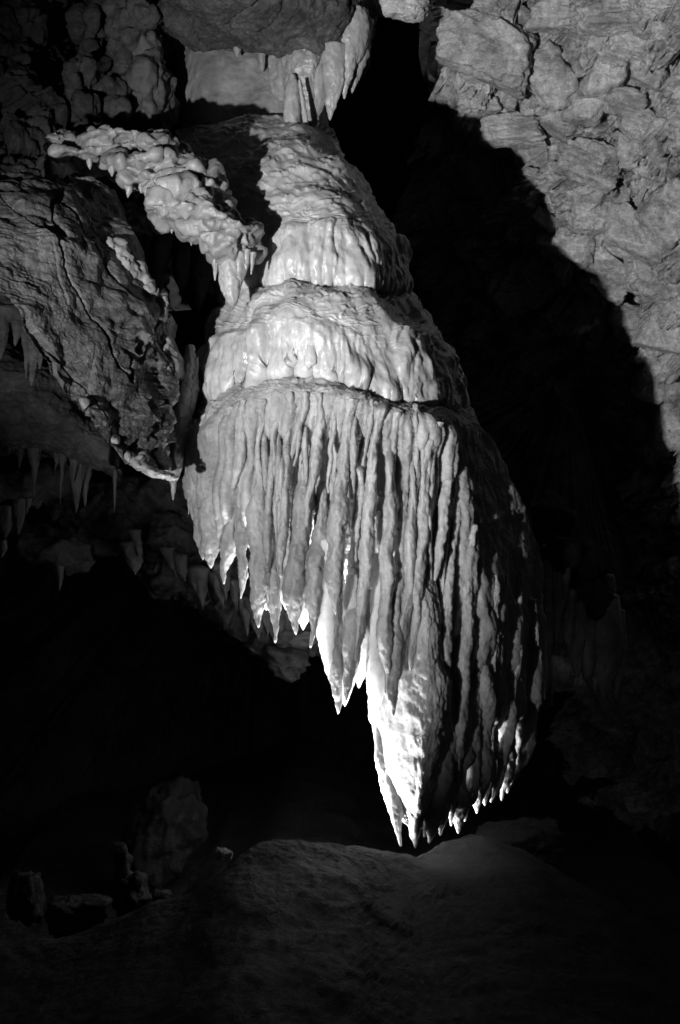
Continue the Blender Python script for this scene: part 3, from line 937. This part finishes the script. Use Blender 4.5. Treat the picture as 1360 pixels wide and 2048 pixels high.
# pale calcite crust along the slab's right edge
blobs('calcite_crust', [(222, 494, 5.6, 24, 22, .07, .7), (244, 520, 5.62, 26, 24, .07, .7), (270, 546, 5.66, 22, 22, .07, .7), (296, 580, 5.68, 20, 24, .06, .5),
                        (314, 612, 5.71, 18, 26, .06, .3), (326, 650, 5.75, 14, 34, .06), (324, 695, 5.74, 14, 34, .06), (328, 735, 5.77, 16, 30, .06), (320, 770, 5.74, 13, 24, .05),
                        (338, 780, 5.84, 14, 34, .06), (336, 830, 5.85, 12, 34, .06)],
      M_DULL, slab, 0.009, 8, lambda co, no: fbm(co * 14, 4, .6) * 0.03)
blobs('edge_crust', [(258, 912, 5.42, 14, 9, .06, .6), (276, 928, 5.44, 18, 9, .06, .5), (298, 940, 5.46, 18, 8, .06, .3), (322, 948, 5.5, 20, 8, .06, .1), (342, 954, 5.6, 14, 7, .06), (286, 914, 5.44, 9, 10, .05),
                     (170, 806, 5.2, 8, 10, .05), (230, 880, 5.35, 14, 7, .05, .7), (200, 845, 5.28, 16, 7, .05, .8)],
      M_DULL, slab, 0.007, 4, lambda co, no: fbm(co * 26, 4, .6) * 0.012)

# ------------------------------------------------------------------ dim ledge further left with a fringe of stalactites
ledge = thing('stalactite_ledge', P(110, 900, 6.2), 'dim rock ledge below the slab fringed with many small stalactites', 'rock ledge')
LD = [
    [(-120, 640, 6.3), (-40, 660, 6.25), (30, 690, 6.2), (100, 740, 6.2), (170, 800, 6.25)],
    [(-120, 720, 6.1), (-40, 735, 6.05), (40, 765, 6.0), (120, 810, 6.05), (205, 880, 6.15)],
    [(-120, 790, 6.15), (-40, 800, 6.1), (45, 825, 6.05), (130, 865, 6.1), (225, 925, 6.2)],
    [(-120, 860, 6.35), (-40, 865, 6.3), (45, 885, 6.3), (135, 905, 6.3), (240, 950, 6.35)],
    [(-120, 910, 6.7), (-40, 910, 6.6), (45, 915, 6.6), (140, 925, 6.6), (245, 958, 6.6)],
]
v, q, t = surface(LD, 170, 150, lambda w, n, px, py, t: fbm(w * 4, 4) * .05 + fbm(np.stack([w[:, 0] * 3, w[:, 1] * 3, w[:, 2] * 18], -1), 3) * .015 + fbm(w * 35, 4) * .006, back=.4)
link('ledge_face', np_mesh('ledge_face', v, q, t), M_DARK, ledge)
rs = np.random.RandomState(11)
for i in range(24):
    x = -20 + i * 10.5 + rs.uniform(-14, 14)
    y0 = 860 + 0.25 * x + rs.uniform(-20, 30)
    L = rs.choice([14, 26, 45, 100], p=[.4, .3, .2, .1])
    w_ = rs.uniform(6, 24)
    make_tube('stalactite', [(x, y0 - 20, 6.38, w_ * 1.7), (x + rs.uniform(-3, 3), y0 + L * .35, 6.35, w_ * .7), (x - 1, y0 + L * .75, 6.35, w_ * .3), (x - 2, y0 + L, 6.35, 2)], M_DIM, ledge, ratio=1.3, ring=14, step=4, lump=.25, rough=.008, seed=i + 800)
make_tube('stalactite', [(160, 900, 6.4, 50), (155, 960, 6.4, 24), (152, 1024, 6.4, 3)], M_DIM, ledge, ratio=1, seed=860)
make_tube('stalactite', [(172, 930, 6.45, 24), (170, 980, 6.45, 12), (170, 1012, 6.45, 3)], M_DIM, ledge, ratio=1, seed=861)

hang = thing('stalactite_cluster', P(50, 770, 5.75), 'small cluster of stalactites at the left edge under the slab', 'stalactite')
for i, (pts, ws) in enumerate([([(52, 650), (54, 700), (52, 755)], [26, 16, 4]), ([(68, 640), (70, 700), (63, 770)], [40, 28, 5]), ([(80, 680), (82, 710), (80, 735)], [18, 14, 5]),
                               ([(8, 620), (6, 670), (2, 715)], [34, 26, 8]), ([(36, 640), (34, 665), (30, 690)], [26, 18, 5]), ([(-20, 640), (-16, 700), (-18, 740)], [40, 30, 6])]):
    make_tube('stalactite', [(x, y, 5.7, w_) for (x, y), w_ in zip(pts, ws)], M_DARK, hang, ratio=1, step=4, lump=.2, seed=i + 880)
low = thing('stalactite_cluster', P(30, 1110, 6.9), 'faint stalactites at the left edge lower in the dark', 'stalactite')
for i, (pts, ws) in enumerate([([(36, 980), (38, 1030), (36, 1072)], [50, 24, 4]), ([(10, 1010), (12, 1050), (10, 1078)], [40, 24, 5]), ([(5, 1080), (6, 1098), (3, 1115)], [20, 14, 3]),
                               ([(56, 990), (54, 1010), (52, 1028)], [26, 16, 4]), ([(120, 1125), (121, 1150), (119, 1180)], [28, 16, 3]), ([(-20, 990), (-18, 1060), (-22, 1100)], [50, 30, 6])]):
    make_tube('stalactite', [(x, y, 6.9, w_) for (x, y), w_ in zip(pts, ws)], M_DIM, low, ratio=1, step=4, lump=.2, seed=i + 900)

blobs('rock_root', [(20, 960, 7.0, 130, 50, .25), (110, 1100, 7.05, 90, 34, .2, .3), (-40, 1060, 7.05, 90, 40, .2)], M_DARK, low, .016, 3, lambda co, no: fbm(co * 7, 4) * .05)
blobs('rock_root', [(30, 630, 5.85, 80, 34, .2), (-30, 600, 5.8, 60, 60, .2)], M_DARK, hang, .014, 3, lambda co, no: fbm(co * 8, 4) * .04)

# ------------------------------------------------------------------ sloping rock ridge behind the curtain
ridge = thing('sloping_rock_ridge', P(560, 1340, 7.2), 'dim sloping rock edge behind the curtain with little stalactites along it', 'rock')
RG = [  # right end, unseen behind the curtain, added to block lamp light from the wall
    [(60, 960, 7.3), (180, 965, 7.4), (300, 960, 7.5), (420, 950, 7.6), (540, 930, 7.6), (680, 860, 7.5), (800, 820, 7.4), (960, 880, 7.4)],
    [(100, 1030, 7.2), (220, 1050, 7.25), (330, 1075, 7.25), (440, 1110, 7.25), (550, 1130, 7.25), (690, 1100, 7.25), (820, 1080, 7.2), (1000, 1080, 7.3)],
    [(140, 1070, 7.15), (245, 1115, 7.15), (345, 1160, 7.1), (450, 1210, 7.1), (560, 1250, 7.1), (700, 1262, 7.15), (850, 1280, 7.15), (1010, 1270, 7.3)],
    [(160, 1080, 7.3), (260, 1135, 7.25), (360, 1185, 7.2), (465, 1245, 7.15), (570, 1290, 7.15), (700, 1296, 7.25), (860, 1380, 7.25), (1010, 1370, 7.4)],
    [(175, 1082, 7.7), (270, 1135, 7.6), (365, 1185, 7.55), (468, 1245, 7.5), (572, 1292, 7.5), (700, 1300, 7.6), (860, 1385, 7.6), (1010, 1372, 7.7)],
]
v, q, t = surface(RG, 330, 160, lambda w, n, px, py, t: fbm(w * 4.5, 4) * .07 + facets(w, 4, .5, .25, .2, .08) * .4 + fbm(w * 30, 4) * .008, back=.4)
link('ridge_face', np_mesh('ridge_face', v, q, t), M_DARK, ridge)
make_rock('hanging_block', P(572, 1320, 7.1), (.13, .12, .085), (0.2, 0.5, 0.2), M_DARK, ridge, 41, planes=8, rough=.2, soft=10)
make_rock('hanging_block', P(600, 1272, 7.05), (.16, .12, .06), (0.1, -0.05, 0.1), M_DIM, ridge, 42, planes=8, rough=.2, soft=8)
make_rock('hanging_block', P(520, 1290, 7.15), (.08, .1, .06), (0.1, 0.5, 0.1), M_DARK, ridge, 43, planes=10, rough=.08)
for i, (x, y0, y1, w_) in enumerate([(405, 1160, 1215, 40), (445, 1170, 1212, 34), (452, 1150, 1200, 30), (495, 1220, 1272, 26), (518, 1225, 1282, 40), (536, 1230, 1272, 28), (548, 1240, 1284, 30),
                                     (565, 1240, 1277, 34), (556, 1255, 1286, 22), (475, 1185, 1222, 22), (370, 1135, 1162, 26), (345, 1120, 1140, 24), (270, 1110, 1150, 40), (352, 1130, 1152, 14), (360, 1130, 1150, 12),
                                     (585, 1250, 1290, 26), (605, 1230, 1262, 20), (280, 1085, 1120, 22)]):
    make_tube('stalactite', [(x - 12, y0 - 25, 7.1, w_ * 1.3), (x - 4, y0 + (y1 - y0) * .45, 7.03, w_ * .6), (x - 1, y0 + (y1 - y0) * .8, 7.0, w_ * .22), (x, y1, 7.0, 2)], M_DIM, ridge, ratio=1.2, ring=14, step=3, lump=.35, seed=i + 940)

# ------------------------------------------------------------------ upper left cave wall
WL = [
    [(-160, -120, 7.2), (-40, -120, 7.6), (80, -120, 7.9), (200, -120, 8.2), (300, -120, 8.2), (380, -120, 8.2)],
    [(-160, 20, 7.0), (-40, 20, 7.4), (80, 20, 7.7), (170, 20, 8.4), (270, 20, 8.2), (380, 20, 8.3)],
    [(-160, 130, 6.8), (-40, 130, 7.1), (70, 130, 7.4), (165, 130, 8.2), (265, 130, 8.0), (380, 130, 8.3)],
    [(-160, 230, 6.5), (-40, 230, 6.8), (70, 230, 7.1), (165, 235, 7.4), (265, 235, 7.6), (380, 230, 8.1)],
    [(-160, 310, 6.3), (-40, 310, 6.5), (70, 310, 6.7), (165, 300, 7.0), (265, 300, 7.3), (380, 300, 7.8)],
    [(-160, 400, 6.3), (-40, 400, 6.4), (70, 400, 6.5), (165, 400, 6.7), (265, 400, 7.0), (380, 400, 7.4)],
    [(-160, 620, 6.4), (-40, 620, 6.4), (70, 620, 6.5), (165, 620, 6.7), (265, 620, 7.0), (380, 620, 7.4)],
]
v, q, t = surface(WL, 260, 250, lambda w, n, px, py, t: fbm(w * 3, 4) * .12 + facets(w, 4.2, .6, .35, .25, .1) * .55 + fbm(w * 14, 4) * .03 + fbm(w * 45, 3) * .006, back=.5)
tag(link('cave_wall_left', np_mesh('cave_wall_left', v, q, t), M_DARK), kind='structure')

LUMP = lambda co, no: fbm(co * np.array((14, 14, 6)), 4) * 0.035 + ridged(co * np.array((24, 24, 6)), 2) * 0.012 + ridged(co * np.array((15, 15, 5)) + 9, 2) * .02 + facets(co, 11.0, .6, .4, .1, .1) * .3 + fbm(co * 35, 3) * 0.006
for name, label, cat, ells, mt in [
    ('drapery_column', 'grey fluted drapery column left of the smooth neck wall', 'flowstone',
     [(292, 110, 7.45, 24, 50, .1), (300, 170, 7.4, 30, 60, .12), (290, 212, 7.4, 26, 30, .1), (322, 200, 7.5, 16, 60, .1), (275, 100, 7.5, 14, 36, .08)], M_DIM),
    ('rounded_boulder', 'smooth rounded grey boulder lodged in the ceiling at upper left', 'boulder',
     [(284, 32, 7.3, 26, 16, .1), (262, 45, 7.35, 24, 22, .1), (245, 60, 7.4, 18, 26, .1), (240, 30, 7.4, 16, 40, .1), (262, 72, 7.35, 10, 16, .06)], M_DARK),
    ('bulbous_stalactite', 'bulbous grey stalactite on the dim wall at upper left', 'stalactite',
     [(160, 140, 7.2, 22, 26, .09), (155, 165, 7.2, 16, 24, .08), (152, 190, 7.2, 9, 24, .06), (184, 158, 7.25, 10, 26, .06), (178, 185, 7.25, 6, 16, .05)], M_DARK),
    ('round_knob', 'round calcite knob below the bulbous stalactite', 'flowstone',
     [(176, 212, 7.15, 18, 18, .08), (160, 205, 7.2, 14, 18, .08), (152, 220, 7.2, 10, 14, .06)], M_DARK),
    ('round_knob', 'low round knob right of the bulbous stalactite', 'flowstone',
     [(222, 184, 7.3, 22, 18, .08), (240, 175, 7.35, 12, 12, .06)], M_DARK),
    ('round_knob', 'small pointed knob beneath the fluted drapery column', 'flowstone',
     [(220, 212, 7.25, 10, 14, .06), (232, 222, 7.25, 12, 8, .06)], M_DARK),
    ('thin_drape', 'thin pale drape hanging between the knobs and fluted column', 'stalactite',
     [(238, 100, 7.4, 14, 12, .06), (248, 118, 7.4, 12, 20, .06), (242, 142, 7.4, 8, 20, .05), (236, 158, 7.4, 6, 12, .04)], M_DARK),
    ('rock_spike', 'jagged vertical rock spike in the dark cleft at upper left', 'rock',
     [(190, 50, 7.7, 10, 30, .08), (186, 80, 7.7, 7, 26, .06), (180, 100, 7.65, 5, 14, .05), (206, 90, 7.7, 14, 8, .06), (160, 50, 7.8, 9, 26, .06), (200, 15, 7.75, 7, 20, .06)], M_DARK),
]:
    o = blobs(name, ells, mt, None, 0.011, 4, LUMP)
    tag(o, label, cat)

# ------------------------------------------------------------------ right cave wall
WR = [
    [(850, -160, 8.8), (950, -160, 8.5), (1060, -160, 8.2), (1180, -160, 8.0), (1300, -160, 7.8), (1430, -160, 7.6), (1560, -160, 7.4)],
    [(866, 20, 9.0), (950, 20, 8.75), (1060, 20, 8.7), (1180, 20, 8.4), (1300, 20, 8.2), (1430, 20, 8.0), (1560, 20, 7.8)],
    [(868, 160, 9.3), (950, 160, 9.1), (1060, 160, 9.1), (1180, 160, 8.8), (1300, 160, 8.6), (1430, 160, 8.3), (1560, 160, 8.1)],
    [(840, 320, 10.40), (940, 320, 9.80), (1060, 320, 9.30), (1180, 320, 9.00), (1300, 320, 8.9), (1430, 320, 8.7), (1560, 320, 8.5)],
    [(820, 500, 11.00), (940, 500, 10.40), (1060, 500, 9.80), (1180, 500, 9.40), (1300, 500, 9.3), (1430, 500, 9.0), (1560, 500, 8.8)],
    [(820, 700, 11.6), (940, 700, 11.2), (1060, 700, 10.6), (1180, 700, 10.2), (1300, 700, 9.8), (1430, 700, 9.5), (1560, 700, 9.2)],
    [(820, 950, 11.8), (940, 950, 11.6), (1060, 950, 11.2), (1180, 950, 10.7), (1300, 950, 10.3), (1430, 950, 10.0), (1560, 950, 9.7)],
    [(820, 1300, 12.0), (940, 1300, 11.8), (1060, 1300, 11.4), (1180, 1300, 10.9), (1300, 1300, 10.5), (1430, 1300, 10.2), (1560, 1300, 9.9)],
    [(820, 1800, 12.0), (940, 1800, 11.8), (1060, 1800, 11.4), (1180, 1800, 11.0), (1300, 1800, 10.6), (1430, 1800, 10.2), (1560, 1800, 9.9)],
]


def wr_disp(w, n, px, py, t):
    wv = lambda f, o, a: np.stack([fbm(w * f + o, 4, .6), fbm(w * f + o + 9, 4, .6), fbm(w * f + o + 5, 4, .6)], -1) * a
    tilt = np.array(((.86, 0, .5), (0, 1, 0), (-.5, 0, .86)), np.float32)
    u = (w + wv(1.5, 0, .16)) @ tilt.T
    u2 = (w + wv(3.0, 4, .10)) @ tilt
    cr = sstep(-.1, .35, fbm(w * 1.9 + 11, 3))
    d = facets(u + 50, 1.1, .5, .2, .0, .05, (1, 1, 1.7)) * .55
    d = d + facets(u2 + 3, 2.9, .6, .45, .0, .05, (1, 1, 1.9)) * .5 + fbm(w * 2.2 + 60, 3) * .10
    d = d + facets(u + 7, 7.0, .65, .5, .0, .09, (1, 1, 1.8)) * .55 * (0.2 + cr)
    d = d + facets(u2 + 1, 16.0, .6, .5, .0, .1, (1, 1, 1.5)) * .5 * cr
    g1 = np.abs(fbm(u * np.array((1.3, 1.3, 2.2)) + 21, 4, .55))
    g2 = np.abs(fbm(u2 * np.array((4, 4, 6.5)) + 31, 3, .55))
    d = d - .3 * sstep(.055, 0, g1) * sstep(-.2, .3, fbm(w * 1.2 + 40, 2)) - .10 * sstep(.08, 0, g2) * (.25 + cr)
    lay = fbm(np.stack([u[:, 0] * 1.2, w[:, 1], u[:, 2] * 14], -1), 4, .6)
    return d + lay * .02 * (1.2 - cr) + fbm(w * 7, 5, .6) * .035 + fbm(w * 42, 4, .6) * .006


v, q, t = surface(WR, 360, 900, wr_disp, back=.6, tuck=.05)
wall = tag(link('cave_wall_right', np_mesh('cave_wall_right', v, q, t), M_WALL), kind='structure')


def wall_Y(x, y):
    g = np.array(WR, float)
    ys = g[:, 0, 1]
    r = [np.interp(y, ys, g[:, k, 2]) for k in range(7)]
    xs = [np.interp(y, ys, g[:, k, 0]) for k in range(7)]
    return float(np.interp(x, xs, r))


# blocks wedged in the wall: (x, y, half width, half height in pixels, tilt, how far proud)
BL = [
    (978, 96, 108, 66, .45, .5), (1022, 262, 66, 30, .04, .4), (955, 152, 40, 15, .1, .12), (1108, 158, 46, 62, -.6, .35),
    (1000, 30, 90, 30, .3, .08), (1130, 30, 80, 34, .1, .10), (1240, 30, 90, 36, -.1, .12), (1330, 40, 60, 40, .1, .12), (1210, 150, 44, 50, .3, .06),
    (1298, 150, 40, 24, .35, .14), (1245, 205, 44, 26, .1, .10), (1272, 248, 40, 28, .5, .12), (1330, 268, 44, 28, .1, .12), (1170, 210, 40, 40, .2, .06),
    (1120, 240, 40, 30, .5, .05), (1180, 330, 60, 40, .4, .06), (1256, 310, 30, 36, .2, .10), (1310, 330, 34, 30, .3, .10), (1340, 420, 50, 60, .7, .10),
    (1190, 420, 60, 44, -.1, .05), (1270, 470, 70, 50, .3, .08), (1150, 500, 50, 40, .3, .04), (1210, 560, 60, 40, .5, .05), (1310, 560, 60, 44, .2, .08),
    (1330, 660, 50, 50, .3, .06), (1260, 640, 44, 36, .4, .05), (1320, 760, 46, 44, .2, .06), (1344, 860, 40, 50, .1, .08), (1140, 380, 34, 30, .2, .05),
    (1085, 205, 26, 20, .2, .1), (1055, 215, 16, 18, .1, .12), (1022, 205, 14, 16, .3, .12), (985, 212, 14, 16, .1, .12), (1230, 100, 40, 30, .2, .06),
]
rs = np.random.RandomState(77)
for k in range(60):
    x = rs.uniform(960, 1370); y = rs.uniform(60, 900)
    if x < 940 + max(0, (y - 180)) * .55:
        continue
    s = rs.uniform(9, 26) * (1.0 if rs.rand() < .8 else 1.5)
    BL.append((x, y, s * rs.uniform(1.1, 2.2), s * rs.uniform(.4, .8), rs.normal(.45, .25), .05 + rs.uniform(0, .05)))
for k, (x, y, hw, hh, a, pr) in enumerate(BL):
    Y = wall_Y(x, y) - pr * .5
    m = Y / F
    big = hw > 36
    make_rock('rock', P(x, y, Y), (hw * m * 1.08, max(.09, min(hw, hh) * m * 1.1), hh * m * 1.08),
              (rs.uniform(-.2, .2), a, rs.uniform(-.3, .3)), M_WALL, wall, 1000 + k, planes=7 if big else 5, sub=5 if hw > 50 else 4,
              soft=45, rough=.09, strata=.07)

hb = make_rock('hanging_rock', P(806, 4, 7.5), (.165, .14, .10), (.1, .12, .2), M_WALL, None, 2024, planes=12, sub=5, soft=14, rough=.13, strata=.05)
tag(hb, 'pale rough rock hanging from the ceiling over the black gap at the top', 'rock')

# ------------------------------------------------------------------ dim drapery hanging on the right
for nm, lb, Y0, items in [
    ('stalactite_cluster', 'long faint stalactites just right of the curtain in shadow', 8.2,
     [([(1092, 1120), (1091, 1280), (1089, 1398)], [20, 30, 4]), ([(1112, 1120), (1112, 1220), (1111, 1295)], [26, 22, 4]), ([(1132, 1120), (1128, 1180), (1120, 1235)], [26, 20, 4]),
      ([(1100, 1120), (1101, 1200), (1103, 1250)], [18, 18, 6]), ([(1140, 1210), (1138, 1260), (1140, 1300)], [30, 26, 6])]),
    ('hanging_drapery', 'faint stubby drapery lump hanging at right in the dark', 8.3,
     [([(1160, 1230), (1154, 1310), (1155, 1354)], [40, 30, 5]), ([(1180, 1250), (1174, 1310), (1174, 1356)], [40, 36, 16]), ([(1210, 1220), (1212, 1300), (1206, 1392)], [60, 64, 10]),
      ([(1194, 1290), (1191, 1340), (1190, 1386)], [28, 24, 5]), ([(1234, 1250), (1236, 1320), (1232, 1388)], [30, 30, 5]), ([(1224, 1300), (1230, 1350), (1232, 1386)], [30, 24, 4]), ([(1215, 1180), (1216, 1220), (1214, 1250)], [26, 30, 40])]),
]:
    th = thing(nm, P(items[0][0][-1][0], items[0][0][-1][1], Y0), lb, 'stalactite')
    for i, (pts, ws) in enumerate(items):
        make_tube('drape', [(x, y - (30 if (x, y) == pts[0] else 0), Y0 + .02 * i, w_) for (x, y), w_ in zip(pts, ws)], M_KNOB, th, ratio=1.0, step=4, lump=.16, seed=i + 1100)
    xm = items[0][0][0][0]
    blobs('rock_root', [(xm + 20, 1110 + 90 * (Y0 > 8.25), Y0 + .1, 46, 46, .2), (xm + 10, 1050 + 90 * (Y0 > 8.25), Y0 + .2, 40, 60, .2)], M_STONE, th, .02, 3, lambda co, no: fbm(co * 6, 4) * .06)

# ------------------------------------------------------------------ back wall of the chamber
BW = [[(x, y, Yb + .6 * math.sin(x * .004 + y * .003)) for x in (-900, -300, 100, 400, 700, 1000, 1400, 2000)]
      for y, Yb in ((-700, 11.5), (200, 12.5), (900, 13), (1400, 12), (1800, 10.5), (2300, 9.5))]
v, q, t = surface(BW, 200, 220, lambda w, n, px, py, t: fbm(w * 1.2, 5) * .35 + facets(w, 1.6, .5, .3, .2, .08) * .5 + fbm(w * 8, 4) * .04, back=.5, tuck=.0)
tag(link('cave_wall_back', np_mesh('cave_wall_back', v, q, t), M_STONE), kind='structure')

# ------------------------------------------------------------------ cave floor with the mound
crest_x = [-400, -100, 100, 230, 300, 350, 410, 450, 490, 560, 640, 665, 695, 720, 790, 830, 880, 950, 985, 1060, 1150, 1250, 1360, 1700]
crest_y = [1930, 1920, 1890, 1850, 1812, 1800, 1772, 1742, 1706, 1687, 1693, 1686, 1690, 1704, 1719, 1712, 1692, 1668, 1676, 1702, 1762, 1830, 1900, 1990]
xs = list(range(-400, 1701, 50))
cy = np.interp(xs, crest_x, crest_y)
FL = []
for off, drop in ((-4, 3.2), (-2.6, 1.25), (-1.8, .62), (-1.1, .30), (-.5, .12), (-.15, .03), (0, 0), (.15, .06), (.4, .32), (1.0, .5), (2.4, .5), (4.3, .45), (7.8, .4)):
    row = []
    for x, c in zip(xs, cy):
        CY = float(np.interp(x, [-400, 450, 700, 940, 1100, 1700], [5.2, 5.2, 5.6, 6.5, 6.5, 5.8]))
        Yd = CY + off
        z = (1024 - c) * CY / F            # crest height relative to the camera
        if off < 0:
            zz = -1.75 + (z + 1.75) * max(0.0, 1 + off / 3.2) ** 1.2
            zz = min(zz, z + .02 * off)
        else:
            zz = max(-2.3, z - drop)
        X = (x - 680) * CY / F * (1 if off > -1.2 else .9)
        row.append((680 + X * F / Yd, 1024 - zz * F / Yd, Yd))
    FL.append(row)


def fl_disp(w, n, px, py, t):
    return fbm(w * 2.2, 3) * .03 + fbm(w * 9, 4, .6) * .009 + fbm(w * 34, 4, .65) * .004


v, q, t = surface(FL, 420, 420, fl_disp, back=0.0, tuck=0)
nmain = 420 * 420
qq = q[(q < nmain).all(1)]
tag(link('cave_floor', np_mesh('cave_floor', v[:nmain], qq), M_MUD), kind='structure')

# boulders and stalagmites around the mound
for nm, lb, cat, x, y, Y, hw, hh, rot, sd, mt in [
    ('boulder', 'large faint upright boulder at lower left behind the mound', 'boulder', 330, 1665, 7.6, 74, 105, .5, 61, M_STONE),
    ('boulder', 'rounded boulder at the left edge of the floor', 'boulder', 48, 1795, 5.6, 38, 56, .1, 62, M_STONE),
    ('broken_block', 'low broken rock block on the dark floor at lower left', 'rock', 150, 1832, 5.5, 60, 44, .1, 63, M_STONE),
    ('small_rock', 'small crusty rock sitting on the mound\'s left shoulder', 'rock', 448, 1711, 5.95, 19, 13, .1, 64, M_DIM),
    ('small_rock', 'smooth low stone beside the stalagmite at lower left', 'rock', 322, 1795, 5.75, 20, 16, .1, 65, M_STONE),
    ('far_mound', 'faint rock hump behind the right side of the mound', 'rock', 1040, 1695, 7.0, 90, 58, .0, 66, M_STONE),
    ('boulder', 'small faint boulder at the right edge above the floor', 'boulder', 1338, 1650, 7.2, 30, 36, .2, 67, M_DIM),
]:
    m = Y / F
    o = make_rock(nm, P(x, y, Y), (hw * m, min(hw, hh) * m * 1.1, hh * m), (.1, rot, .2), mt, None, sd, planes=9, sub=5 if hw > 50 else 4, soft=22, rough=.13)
    tag(o, lb, cat)
o = blobs('stalagmite', [(258, 1800, 5.8, 26, 44, .08), (246, 1745, 5.8, 16, 36, .06), (240, 1705, 5.8, 14, 20, .05), (252, 1725, 5.78, 11, 18, .04), (276, 1765, 5.8, 16, 26, .06), (285, 1790, 5.82, 18, 22, .06), (240, 1780, 5.8, 18, 40, .06)],
          M_STONE, None, .009, 3, lambda co, no: fbm(co * 22, 4) * .02)
tag(o, 'stubby knobbly stalagmite at lower left of the mound', 'stalagmite')
